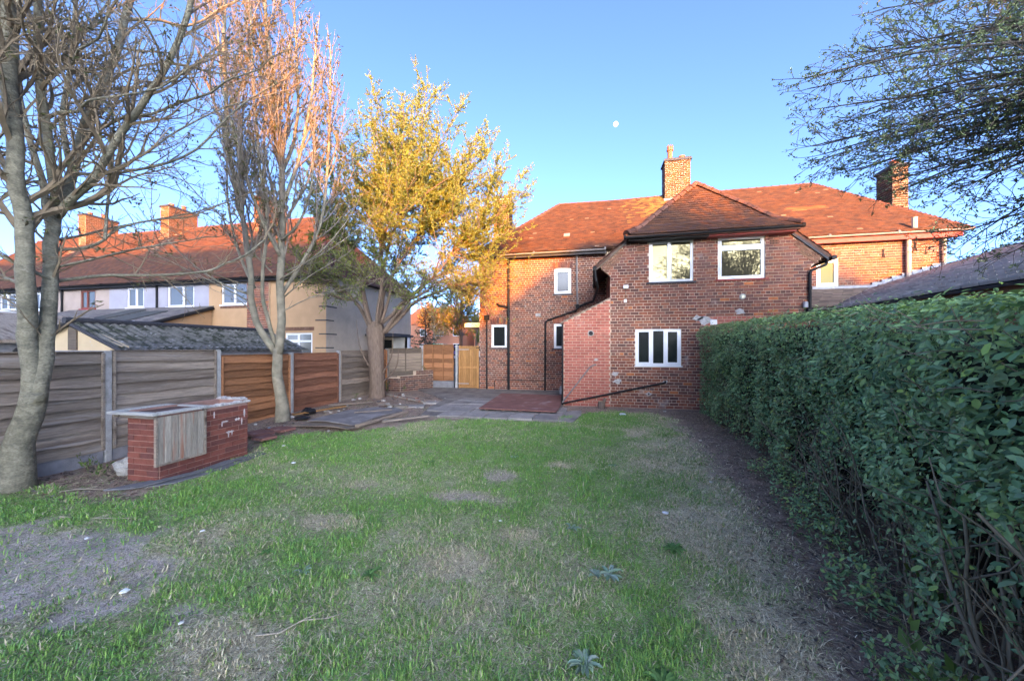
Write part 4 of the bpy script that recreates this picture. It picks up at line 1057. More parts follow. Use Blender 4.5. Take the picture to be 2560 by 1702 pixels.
# ------------------------------------------------------------------ fence panels, posts, gate
_boards = {}
def waney(L, h, var, m):
    key = (round(L,2), round(h,3), var, m.name)
    if key in _boards: return _boards[key]
    r = random.Random(var*7+int(L*100)); n = 14; mb = MB(); ph = r.uniform(0, 9); amp = r.uniform(.005, .013)
    lowv = [amp*math.sin(ph+i*.55)+amp*.6*math.sin(ph*2+i*1.3) for i in range(n+1)]
    vs = []
    for i in range(n+1):
        x = -L/2+L*i/n
        vs += [(x,.046,-h*.5-.004+lowv[i]),(x,-.006,h*.5-.002),(x,-.018,h*.5+.02),(x,.026,-h*.5-.004+lowv[i])]
    fs = []
    for i in range(n):
        for k in range(4): fs.append((4*i+k, 4*i+4+k, 4*i+4+(k+1)%4, 4*i+(k+1)%4))
    fs += [(0,1,2,3), (4*n+3,4*n+2,4*n+1,4*n)]
    mb.add(vs, fs); o = mb.build('board', m); d = o.data; bpy.data.objects.remove(o); _boards[key] = d; return d
def panel(a, b, z0, z1, m, label, nb=9, battens=(), slope=0.0, cap=True, sag=0.0):
    """fence panel from a to b (x,y), facing the garden; each lapped board a part"""
    a, b = Vector((*a,0)), Vector((*b,0)); u = (b-a).normalized(); L = (b-a).length-.11; c = (a+b)/2
    nrm = Vector((u.y,-u.x,0))
    T = thing('fence_panel', label, 'fence', (c.x,c.y,z0), 'lapped timber fence panels')
    Mb = Matrix(((u.x,nrm.x,0,0),(u.y,nrm.y,0,0),(0,0,1,0),(0,0,0,1)))
    H = z1-z0; h = H/nb
    for k in range(nb):
        d = waney(L, h, k % 5, m); flip = Matrix.Diagonal((-1 if (k*7+nb) % 3 == 0 else 1,1,1,1))
        M = Mb @ Matrix.Translation((0,random.uniform(-.003,.003),h*(k+.5))) @ Matrix.Rotation(slope*(k/nb)+random.uniform(-.004,.004),4,'Y') @ flip
        link('board', d, T, M)
    def st(name, x0, x1, y0, y1, c0, c1):
        mb = MB(); mb.box(x0,x1,y0,y1,c0,c1, M=Mb); mb.build(name, m, T)
    st('batten', -L/2, -L/2+.035, .03, .062, 0, H); st('batten', L/2-.035, L/2, .03, .062, 0, H)
    for t in battens: st('batten', L*t-.02, L*t+.02, .03, .062, 0, H)
    if cap: st('capping', -L/2, L/2, -.02, .03, H+.012, H+.03)
    return T
def post(x, y, z0, z1, label, m=m_conc, w_=.052):
    T = MB(); T.bbox(-w_, w_, -w_*.9, w_*.9, z0, z1, .012); o = T.build('concrete_post', m); o.location = (x,y,0)
    tag(o, label, 'post', 'fence posts'); return o
def gravel(a, b, z0, z1, label):
    a, b = Vector((*a,0)), Vector((*b,0)); u = (b-a).normalized(); L = (b-a).length-.11; c = (a+b)/2; nrm = Vector((u.y,-u.x,0))
    M = Matrix(((u.x,nrm.x,0,0),(u.y,nrm.y,0,0),(0,0,1,0),(0,0,0,1)))
    mb = MB(); mb.bbox(-L/2, L/2, -.025, .022, z0, z1, .008, M=M); o = mb.build('gravel_board', m_concdark); o.location = (c.x,c.y,0); tag(o, label, 'gravel board', 'concrete gravel boards')
FX = -8.0
panel((FX,.77),(FX,2.70), .04, 1.66, m_wgrey, 'grey weathered fence panel outside the frame left of the trunk')
panel((FX,2.70),(FX,4.63), .05, 1.66, m_wgrey, 'grey weathered fence panel behind the big leaning tree', nb=9)
panel((FX,4.63),(FX,6.51), .05, 1.68, m_wgrey, 'grey weathered fence panel behind the brick store', nb=9, slope=.01)
panel((FX,6.51),(FX,8.50), -.08, 1.56, m_worange, 'bright orange fence panel left of the slim tree', nb=10)
panel((FX,8.50),(FX,10.44), -.03, 1.57, m_wred, 'red brown fence panel right of the slim tree', nb=9)
panel((FX,10.44),(FX,12.37), .0, 1.63, m_wbrown, 'grey brown fence panel left of the gnarled trunk', nb=9)
panel((FX,12.37),(FX,13.30), .0, 1.66, m_worange, 'narrow orange fence panel right of the gnarled trunk', nb=9)
panel((FX,13.30),(-7.06,14.52), .1, 1.70, m_wbrown, 'grey brown fence panel above the low planter wall', nb=9, battens=(0,))
panel((-7.06,14.55),(-5.60,14.55), .38, 1.85, m_worange, 'orange fence panel on a gravel board left of the gate', nb=8, battens=(-.18,.16))
gravel((FX,2.70),(FX,4.63), -.22, .05, 'dark concrete gravel board at the leaning trunk'); gravel((FX,4.63),(FX,6.51), -.22, .05, 'dark concrete gravel board behind the brick store')
gravel((-7.06,14.55),(-5.60,14.55), .0, .36, 'pale gravel board below the orange panel by the gate')
for (x, y, z0, z1, l) in ((FX,2.70,-.3,1.68,'concrete post hidden left of the leaning trunk'),(FX,4.63,-.3,1.70,'tall grey concrete post between the two grey panels'),(FX,6.51,-.3,1.71,'grey concrete post between grey and orange panels'),
    (FX+.02,8.50,-.2,1.62,'slim concrete post behind the slim tree'),(FX,10.44,-.2,1.66,'whitish concrete post right of the red brown panel'),(FX,12.37,-.2,1.68,'concrete post behind the gnarled trunk'),
    (FX,13.30,-.2,1.72,'concrete post left of the planter wall'),(-7.06,14.54,-.2,1.86,'corner post right of the planter wall'),(-5.52,14.53,-.2,1.86,'concrete gate post beside the orange panel')):
    post(x, y, z0, z1, l)
def gate():
    G = thing('garden_gate', 'new orange pine gate beside the brick house corner', 'gate', (-4.98,14.5,.06))
    x0, x1, z0, z1 = -.44, .43, 0, 1.78
    def bx(name, *a, m=m_wgate):
        mb = MB(); mb.bbox(*a, .004); return mb.build(name, m, G)
    n = 9; wdt = (x1-x0-.14)/n
    for k in range(n): bx('board', x0+.07+k*wdt+.002, x0+.07+(k+1)*wdt-.002, .0, .018, z0+.04, z1-.02)
    bx('stile', x0, x0+.07, -.025, .02, z0, z1); bx('stile', x1-.07, x1, -.025, .02, z0, z1)
    for z in (.04, .84, 1.62): bx('rail', x0+.071, x1-.071, -.024, -.002, z, z+.09)
    for z in (.2, 1.6): bx('hinge', x0-.04, x0+.45, -.034, -.026, z, z+.03, m=m_lead)
    bx('latch', x1-.12, x1+.02, -.04, -.026, 1.66, 1.69, m=m_black)
gate()

# ------------------------------------------------------------------ low planter wall
def planter():
    P = thing('planter_wall', 'low broken brick planter wall in the far fence corner', 'wall', (-7.4,13.4,0))
    it = []; core = MB()
    A, B, C = Vector((-7.78,13.05,0)), Vector((-7.25,13.0,0)), Vector((-6.5,14.35,0))
    def side(a, b, z1, z0=-.02):
        u = (b-a); L = u.length; u.normalize(); n = Vector((u.y,-u.x,0)); 
        hi = lambda z: L
        brick_wall(it, a, u, n, z0, z1, 0, L, pal=[(.16,.08,.06),(.13,.07,.06),(.20,.10,.075),(.11,.07,.065)], wts=None, hdr=0)
        backing(core, a-n*.004, u, n, -.1, z1-.01, 0, L, th=.2)
    side(A, B, .60); side(B, C, .66); side(B+Vector((.35,.62,0)), C, .83, .66)
    wbuild(core, 'core', m_mortar, P)
    emit_bricks(it, P, m_brick, 200, full=.224)
planter()

# ------------------------------------------------------------------ brick store with door and lid
def brick_store():
    S = thing('brick_store', 'small red painted brick store with boarded door and timber lid', 'brick store', (-6.3,4.7,-.17))
    x0, x1, ya, yb, z0, z1 = -6.58, -6.0, 4.05, 5.42, -.17, .79
    it = []; core = MB(); kw = dict(pal=PAL_STORE, wts=None, hdr=0, BL=.24)
    brick_wall(it, (x1,ya,0), (0,1,0), (1,0,0), z0, z1, 0, yb-ya, **kw); backing(core, (x1,ya+.006,0), (0,1,0), (1,0,0), z0-.1, z1, 0, yb-ya-.01, th=.11)
    brick_wall(it, (x0,ya,0), (1,0,0), (0,-1,0), z0, z1, 0, x1-x0, **kw); backing(core, (x0+.006,ya,0), (1,0,0), (0,-1,0), z0-.1, z1, 0, x1-x0-.02, th=.11)
    brick_wall(it, (x0,yb,0), (1,0,0), (0,1,0), z0, z1+.06, 0, x1-x0, **kw); backing(core, (x0+.006,yb,0), (1,0,0), (0,1,0), z0-.1, z1+.05, 0, x1-x0-.02, th=.11)
    brick_wall(it, (x0,ya,0), (0,1,0), (-1,0,0), z0, z1+.06, 0, yb-ya, **kw); backing(core, (x0,ya+.006,0), (0,1,0), (-1,0,0), z0-.1, z1+.05, 0, yb-ya-.01, th=.11)
    wbuild(core, 'core', m_mortarpink, S); emit_bricks(it, S, m_sbrick, 300)
    # crusty mortar left on the open top
    cr = MB()
    for k in range(26):
        t = k/25; y = 4.7+t*.72; cr.bbox(x1-.115+random.uniform(-.01,.01), x1+.01+random.uniform(-.01,.018), y, y+.045+random.random()*.03, z1-.005, z1+random.uniform(.008,.04), .006)
    for k in range(12): 
        x = x0+.02+k*.046; cr.bbox(x, x+.05, yb-.11, yb+.012, z1+.045, z1+.06+random.uniform(0,.03), .006)
    tag(wbuild(cr, 'mortar_crust', m_patch, S), kind='stuff')
    for (y, z, a, b) in ((5.09,.33,.07,.018),(5.06,.29,.012,.045),(5.12,.30,.010,.03),(5.22,.52,.05,.02),(5.3,.47,.012,.06),(5.0,.52,.06,.012),(4.95,.49,.01,.04),(5.35,.60,.015,.07),(4.82,.66,.012,.05)):
        n = 12; ring = [(y+a*(1+.4*math.sin(k*2.7))*math.cos(6.283*k/n), z+b*(1+.4*math.cos(k*3.1))*math.sin(6.283*k/n)) for k in range(n)]
        q = MB(); q.prism(ring, .011, .0145, M=Matrix(((0,1,0,x1),(1,0,0,0),(0,0,1,0),(0,0,0,1)))); wbuild(q, 'mortar_smear', m_smear, S)
    # door: seven bleached boards in a frame
    d0, d1, c0, c1 = 3.97, 4.67, .08, .78; n = 7; wd = (d1-d0-.06)/n
    dr = node('door', S)
    for k in range(n):
        mb = MB(); mb.bbox(x1+.03, x1+.046, d0+.03+k*wd+.002, d0+.03+(k+1)*wd-.002, c0+.03, c1-.01, .004); wbuild(mb, 'door_board', m_wdoor, dr)
    for (a, b, c, d) in ((d0,d0+.03,c0,c1),(d1-.03,d1,c0,c1),(d0+.031,d1-.031,c0,c0+.03)):
        mb = MB(); mb.bbox(x1+.018, x1+.055, a, b, c, d, .004); wbuild(mb, 'door_frame', m_wgrey, dr)
    # lid: frame with a rusted panel let into it
    l = node('lid', S)
    L0, L1, M0, M1, z = -6.80, -5.93, 3.93, 4.71, .80
    for (a, b, c, d) in ((L0,L1,M0,M0+.09),(L0,L1,M1-.09,M1),(L0,L0+.1,M0+.091,M1-.091),(L1-.1,L1,M0+.091,M1-.091)):
        mb = MB(); mb.bbox(a,b,c,d,z,z+.04,.006); wbuild(mb, 'lid_frame', m_wlid, l)
    mb = MB(); mb.bbox(L0+.101,L1-.101,M0+.092,M1-.092,z+.002,z+.022,.004); wbuild(mb, 'lid_panel', m_rust, l)
    mb = MB(); mb.box(L0+.2,L1-.02,M0+.04,M0+.07,z-.05,z-.002); mb.box(L0+.2,L1-.02,M1-.07,M1-.04,z-.05,z-.002); mb.box(L0+.05,L0+.12,M0+.06,M1-.06,z-.05,z-.002); wbuild(mb, 'lid_batten', m_wgrey, l)
m_mortarpink = mat('pink_mortar', (.33,.19,.15), var=.2, world=True)
m_sbrick = mat('painted_store_brick', attr=True, var=.2, nscale=12, fine=.12, bump=.3, bscale=60, world=True, rough=.75, patch=[((.36,.24,.22), 2.2, .68, .8)])
m_smear = mat('white_smear', (.55,.5,.48), var=.2, nscale=30)
m_rust = mat('rusty_panel', (.10,.055,.045), var=.4, nscale=9, patch=((.2,.12,.1)), pscale=5)
m_wlid = wood('bleached_frame', (.40,.40,.38), rnd=.1)
brick_store()

# ------------------------------------------------------------------ trees
RV, FV = Vector((.977,.213,0)), Vector((-.213,.977,0))       # right / away, seen from the garden's near end
def catmull(pts, rr, step=.22):
    P = [Vector(p) for p in pts]; out = []; ro = []; n = len(P)
    for i in range(n-1):
        p0, p1, p2, p3 = P[max(i-1,0)], P[i], P[i+1], P[min(i+2,n-1)]
        k = max(2, int((p2-p1).length/step))
        for j in range(k):
            t = j/k
            q = .5*((2*p1)+(p2-p0)*t+(2*p0-5*p1+4*p2-p3)*t*t+(3*p1-p0-3*p2+p3)*t**3)
            out.append(q); ro.append(rr[i]*(1-t)+rr[i+1]*t)
    out.append(P[-1]); ro.append(rr[-1]); return out, ro
def rnd_unit(r):
    while True:
        v = Vector((r.uniform(-1,1), r.uniform(-1,1), r.uniform(-1,1)))
        if .1 < v.length < 1: return v.normalized()
class Tree:
    def __init__(s, seed, **k):
        s.r = random.Random(seed); s.twig = MB(); s.leaf_p = []; s.leaf_d = []; s.leaf_s = []; s.leaf_c = []
        s.maxl = 3; s.wob = .18; s.trop = .06; s.ang = .75; s.nper = (2.2, 3.2, 5.0); s.ratio = (.55, .55, .5); s.leafper = 0; s.leafsz = .03; s.leafl = 2; s.cols = [(.1,.15,.04)]
        s.rmin = .0025; s.seg = .16; s.keep = None; s.sides = 4; s.tuft = 0
        for a, b in k.items(): setattr(s, a, b)
    thin_below = 0.0
    def leaf(s, p, d):
        if s.thin_below and s.r.random() > .35+.65*sm(s.thin_below-1.8, s.thin_below, p.z): return
        if s.keep and not s.keep(p): return
        s.leaf_p.append(p); s.leaf_d.append((d+rnd_unit(s.r)*.7).normalized()); s.leaf_s.append(s.leafsz*s.r.uniform(.6, 1.35)); s.leaf_c.append(jit(s.r.choice(s.cols), .18))
    def children(s, pts, rad, L, lvl, t0=.15):
        n = s.nper[min(lvl, len(s.nper)-1)]*L; n = int(n)+(s.r.random() < n-int(n))
        for k in range(n):
            t = t0+(1-t0)*((k+s.r.random())/max(1, n)); i = min(len(pts)-2, int(t*(len(pts)-1)))
            d = (pts[i+1]-pts[i]).normalized(); ax = d.cross(rnd_unit(s.r))
            if ax.length < 1e-3: continue
            a = s.ang*s.r.uniform(.65, 1.3)
            nd_ = Quaternion(ax.normalized(), a) @ d
            ll = L*s.ratio[min(lvl, len(s.ratio)-1)]*s.r.uniform(.5, 1.15)*(1-.45*t)
            if ll < .08: continue
            s.grow(pts[i], nd_, ll, max(s.rmin, min(rad[i]*.6, .012+.011*ll)), lvl+1)
    def grow(s, p, d, L, r, lvl):
        if s.keep and not s.keep(p): return
        n = max(3, int(L/s.seg)); st = L/n; pts = [p.copy()]; d = d.normalized()
        for i in range(n):
            d = (d+rnd_unit(s.r)*s.wob+Vector((0,0,s.trop))).normalized(); p = p+d*st; pts.append(p.copy())
        rad = [max(s.rmin, r*(1-.75*i/n)) for i in range(n+1)]
        s.twig.tube(pts, rad, s.sides if lvl < 3 else 3, cap=False)
        if lvl < s.maxl: s.children(pts, rad, L, lvl)
        if s.leafper and lvl >= s.leafl:
            m = int(L*s.leafper+s.r.random())
            for k in range(m):
                t = s.r.random(); i = min(n-1, int(t*n)); q = pts[i].lerp(pts[i+1], t*n-i); s.leaf(q+rnd_unit(s.r)*s.leafsz*.6, d)
        if s.tuft and lvl >= s.leafl and s.r.random() < s.tuft[0]:
            for k in range(s.tuft[1]): s.leaf(pts[-1]+rnd_unit(s.r)*s.tuft[2]*s.r.random(), rnd_unit(s.r))
    def build(s, T, tm, lm, crown='crown'):
        off = Vector(T.location)
        s.twig.v = [(a-off.x, b-off.y, c-off.z) for a, b, c in s.twig.v]
        o = s.twig.build('branches', tm, T); tag(o, kind='stuff')
        if s.leaf_p:
            P = np.array([tuple(p-off) for p in s.leaf_p]); D = np.array([tuple(d) for d in s.leaf_d]); S = np.array(s.leaf_s)[:,None]
            up = rng.normal(size=P.shape); side = np.cross(D, up); side /= np.linalg.norm(side, axis=1)[:,None]+1e-9; nn = np.cross(side, D)
            V = np.stack([P, P+D*S*.9+side*S*.42+nn*S*.12, P+D*S*2.0, P+D*S*.9-side*S*.42+nn*S*.12], 1).reshape(-1, 3)
            o4 = np.arange(len(P))[:,None]*4
            Fq = np.concatenate([o4+np.array([[0,1,2]]), o4+np.array([[0,2,3]])], 1).reshape(-1, 3)
            c = np.repeat(np.array(s.leaf_c), 2, 0)
            o = np_mesh(crown, V, Fq, c, lm, T); tag(o, kind='stuff')
def limbs_tree(T, base, limbs, mb, tr, trunk_n=1, lvl0=0, t0=.25, thick=1.0):
    """limbs in local (right, away, height) metres; the thick wood goes into mb"""
    for i, (r0, r1, pts) in enumerate(limbs):
        W = [Vector((base[0],base[1],0))+RV*a+FV*b+Vector((0,0,z)) for a, b, z in pts]
        n = len(W); rr = [(r0+(r1-r0)*k/(n-1))*thick for k in range(n)]
        pp, rad = catmull(W, rr)
        for k in range(1, len(pp)-1):
            pp[k] = pp[k]+Vector((mnoise.noise(pp[k]*2.1), mnoise.noise(pp[k]*2.1+Vector((9,0,0))), 0))*min(.035, rad[k]*.6)
        if i < trunk_n:
            pp = [p for p in pp]; rad = [q*(1+.45*max(0, 1-k*.35)) for k, q in enumerate(rad)]
        mb.tube(pp, rad, 12 if r0 > .05 else 7)
        if i >= trunk_n:
            L = sum((pp[k+1]-pp[k]).length for k in range(len(pp)-1))
            tr.children(pp, rad, L, lvl0, t0)
            if r1 < .03: tr.grow(pp[-1], pp[-1]-pp[-2], .9, r1, 1)

T1L = [
  (0.228,0.190,[(-0.18,0.0,-0.25),(-0.1,0.0,0.44),(0.02,0.0,0.79),(0.11,0.0,1.17)]),
  (0.147,0.083,[(0.09,0.0,1.02),(0.11,-0.06,1.69),(0.16,-0.11,2.12),(0.2,-0.17,2.75),(0.23,-0.22,3.41),(0.23,-0.28,3.78),(0.26,-0.33,4.49),(0.3,-0.39,5.01),(0.34,-0.44,5.69),(0.37,-0.5,6.39),(.5,-.5,7.6),(.7,-.6,9)]),
  (0.136,0.102,[(0.13,0.0,1.0),(0.18,0.04,1.58),(0.18,0.08,2.1),(0.17,0.12,2.63),(0.13,0.16,3.18),(0.13,0.2,3.65)]),
  (0.068,0.047,[(0.09,0.2,3.27),(-0.19,0.37,3.64),(-0.47,0.53,4.26),(-0.89,0.7,4.99),(-1.25,0.87,5.69),(-1.54,1.03,6.79),(-1.69,1.2,7.93)]),
  (0.085,0.045,[(0.13,0.2,3.65),(0.23,0.08,4.17),(0.32,-0.04,4.66),(0.37,-0.16,5.36),(0.49,-0.28,5.83),(0.68,-0.4,6.39),(.9,-.5,7.6)]),
  (0.096,0.064,[(0.13,0.2,3.65),(0.14,0.3,3.99),(0.14,0.4,4.39),(0.16,0.5,4.98),(0.31,0.6,5.7),(0.42,0.7,6.22),(0.54,0.8,7.11),(0.59,0.9,7.89)]),
  (0.079,0.036,[(0.17,0.2,3.61),(0.38,0.1,3.68),(0.75,0.0,3.89),(1.05,-0.1,4.03),(1.43,-0.2,4.48),(1.81,-0.3,4.79),(2.28,-0.4,5.31),(2.62,-0.5,5.82),(2.81,-0.6,6.33),(3.0,-.6,7.2)]),
  (0.058,0.042,[(0.24,0.3,4.28),(-0.15,0.54,4.9),(-0.44,0.78,5.57),(-0.59,1.02,6.58),(-0.85,1.26,7.45),(-1.07,1.5,8.51)]),
  (0.040,0.021,[(0.1,0.2,2.68),(0.25,0.4,2.77),(0.47,0.6,2.85),(1.04,0.8,2.89),(1.6,1.0,2.99),(1.74,1.2,3.16),(1.94,1.4,3.35),(2.14,1.6,3.68)]),
  (0.028,0.009,[(0.09,0.2,2.87),(1.06,-0.1,2.94),(1.83,-0.4,2.97),(2.48,-0.7,2.95),(3.15,-1.0,2.93)]),
  (0.040,0.019,[(0.08,0.2,3.13),(0.14,0.3,3.16),(0.37,0.4,3.22),(0.49,0.5,3.36),(0.56,0.6,3.54),(0.83,0.7,3.69),(1.23,0.8,3.79)]),
  (0.031,0.015,[(0.11,0.2,3.27),(0.06,0.56,3.43),(0.16,0.92,3.67),(0.45,1.28,3.92),(0.89,1.64,4.19),(1.27,2.0,4.55)]),
  (0.035,0.018,[(0.14,0.4,4.3),(0.4,0.56,4.37),(0.57,0.71,4.47),(1.09,0.87,4.69),(1.43,1.03,5.0),(1.81,1.19,5.62),(2.04,1.34,6.0),(2.42,1.5,6.4)]),
  (0.036,0.012,[(0.17,0.5,4.98),(0.64,0.34,4.93),(1.12,0.19,5.0),(1.68,0.03,4.94),(2.22,-0.13,5.0),(2.74,-0.29,5.01),(3.06,-0.44,5.06),(3.56,-0.6,5.07)]),
  (0.038,0.019,[(0.51,0.8,6.91),(0.82,1.04,7.11),(0.97,1.28,7.22),(1.13,1.52,7.54),(1.21,1.76,7.96),(1.57,2.0,8.43)]),
  (0.027,0.016,[(0.94,0.0,4.05),(1.07,0.55,4.68),(1.02,1.1,5.32),(1.39,1.65,6.07),(2.05,2.2,6.74)]),
  (0.030,0.013,[(0.16,0.0,5.41),(0.71,-0.2,5.37),(1.1,-0.4,5.31),(1.4,-0.6,5.31),(1.87,-0.8,5.28),(2.2,-1.0,5.4)]),
  (0.032,0.019,[(0.72,0.3,3.3),(0.62,0.42,3.63),(0.52,0.54,4.09),(0.44,0.66,4.63),(0.34,0.78,5.01),(0.16,0.9,5.65)]),
  (0.039,0.018,[(0.2,0.1,2.69),(0.0,-0.12,2.87),(-.3,-0.35,3.11),(-.6,-0.58,3.23),(-.9,-0.8,3.34)]),
  (0.043,0.025,[(0.0,0.0,2.59),(-0.57,0.27,2.71),(-1.11,0.53,2.84),(-1.85,0.8,3.07)]),
  (0.042,0.024,[(0.17,-0.2,3.57),(-0.35,0.07,4.11),(-0.83,0.33,4.47),(-1.44,0.6,5.03)]),
  (0.034,0.020,[(0.1,-0.2,5.24),(-0.06,0.1,5.62),(-0.16,0.4,6.02),(0.09,0.7,6.76),(0.2,1.0,7.67)]),
  (0.033,0.011,[(0.12,0.1,4.9),(0.53,-0.07,4.9),(0.94,-0.23,4.8),(1.29,-0.4,4.84),(1.86,-0.57,4.78),(2.5,-0.73,4.76),(2.97,-0.9,4.86)]),
]
def tree_ash():
    T = thing('ash_tree', 'large forked grey tree leaning at the left edge, almost leafless', 'tree', (-7.5,3.5,-.2))
    mb = MB(); tr = Tree(5, nper=(3.6,5.5,7.0), ratio=(.42,.55,.5), ang=.8, wob=.28, trop=.09, maxl=3, leafper=0, tuft=(.10,9,.07), leafl=2, leafsz=.026, cols=[(.085,.095,.04),(.10,.075,.04),(.12,.12,.05)], rmin=.003)
    limbs_tree(T, (-7.5,3.5), T1L, mb, tr, thick=.66)
    wbuild(mb, 'trunk', m_bark, T, smooth=True); tr.build(T, m_twig, m_leaf)
tree_ash()
T2L = [
  (0.155,0.122,[(0.03,0.0,-0.2),(-0.02,0.0,0.67),(-0.1,0.0,1.16),(-0.1,0.0,1.72)]),
  (0.097,0.035,[(-0.12,0.0,1.6),(-0.43,-0.07,2.13),(-0.59,-0.13,2.62),(-0.62,-0.2,3.11),(-0.55,-0.27,3.56),(-0.66,-0.33,4.45),(-0.76,-0.4,5.33),(-0.95,-0.47,6.27),(-0.94,-0.53,7.42),(-0.94,-0.6,8.56),(-.9,-.6,10)]),
  (0.117,0.040,[(-0.08,0.0,1.6),(-0.03,0.03,2.2),(-0.07,0.06,3.31),(-0.05,0.09,4.27),(-0.07,0.12,5.23),(-0.09,0.15,6.2),(-0.11,0.18,6.76),(-0.27,0.21,7.5),(-0.37,0.24,8.62),(-0.56,0.27,9.87),(-0.63,0.3,10.9)]),
  (0.059,0.027,[(-0.09,0.1,3.02),(-0.04,0.23,3.22),(0.39,0.37,4.07),(0.68,0.5,4.93),(0.76,0.63,5.91),(0.77,0.77,7.13),(0.74,0.9,8.38),(.7,1,9.6)]),
  (0.059,0.023,[(-0.2,0.1,1.74),(-0.32,0.01,2.42),(-0.43,-0.07,3.09),(-0.32,-0.16,3.94),(-0.19,-0.24,4.87),(-0.3,-0.33,5.87),(-0.34,-0.41,7.04),(-0.37,-0.5,8.37),(-.4,-.5,9.6)]),
  (0.054,0.027,[(-0.06,0.1,5.19),(0.16,0.33,6.28),(0.29,0.55,7.43),(0.32,0.78,8.62),(0.31,1.0,10.07)]),
  (0.055,0.023,[(-0.13,0.2,6.12),(0.01,0.5,7.09),(-0.06,0.8,8.32),(-0.29,1.1,9.94),(-0.52,1.4,11.53)]),
  (0.054,0.017,[(-0.04,0.0,3.98),(-0.27,-0.24,4.68),(-0.43,-0.48,5.43),(-0.57,-0.72,6.4),(-0.66,-0.96,7.22),(-0.6,-1.2,8.4)]),
  (0.044,0.022,[(-0.66,0.0,3.2),(-1.2,0.25,4.04),(-1.6,0.5,4.93),(-1.9,0.75,5.86),(-2.1,1.0,7.0)]),
  (0.039,0.018,[(0.01,0.0,4.37),(0.55,-0.27,4.67),(1.0,-0.53,5.33),(1.2,-0.8,6.2)]),
  (0.03,0.012,[(-.05,0,3.4),(.6,-.2,3.7),(1.2,-.3,4.1),(1.7,-.3,4.7)]),
  (0.03,0.012,[(-.6,-.1,3.0),(-1.1,-.3,3.2),(-1.7,-.4,3.6),(-2.3,-.5,4.2)]),
  (0.022,0.008,[(-.6,-.1,2.8),(-1.4,-.4,3.3),(-2.6,-.5,3.9)]),
  (0.024,0.008,[(-.3,.1,3.6),(-1.3,.3,4.5),(-2.4,.4,5.3)]),
  (0.022,0.008,[(0,.1,3.0),(.8,-.3,3.4),(1.8,-.5,3.9)]),
  (0.022,0.008,[(0,.1,3.6),(1.0,.3,4.2),(1.9,.5,5.0)]),
  (0.024,0.008,[(-.5,0,4.2),(-1.5,-.4,5.1),(-2.3,-.7,6.2)]),
  (0.02,0.007,[(-.6,-.1,2.5),(-1.2,.3,2.9),(-2.0,.5,3.2)]),
  (0.02,0.007,[(-.05,.0,2.6),(.6,.2,3.0),(1.3,.3,3.2)]),
]
def tree_slim():
    T = thing('slim_tree', 'slim pale trunked tree with upright bare branches before the orange panel', 'tree', (-7.4,7.6,-.1))
    mb = MB(); tr = Tree(9, nper=(3.6,4.4,4.5), ratio=(.34,.55,.5), ang=.55, wob=.12, trop=.14, maxl=3, tuft=(.3,6,.06), leafper=4.5, leafl=2, leafsz=.034, cols=[(.13,.11,.035),(.11,.13,.04),(.15,.10,.04)], rmin=.004)
    limbs_tree(T, (-7.4,7.6), T2L, mb, tr, thick=.86)
    wbuild(mb, 'trunk', m_bark2, T, smooth=True); tr.build(T, m_twig2, m_leaf)
tree_slim()
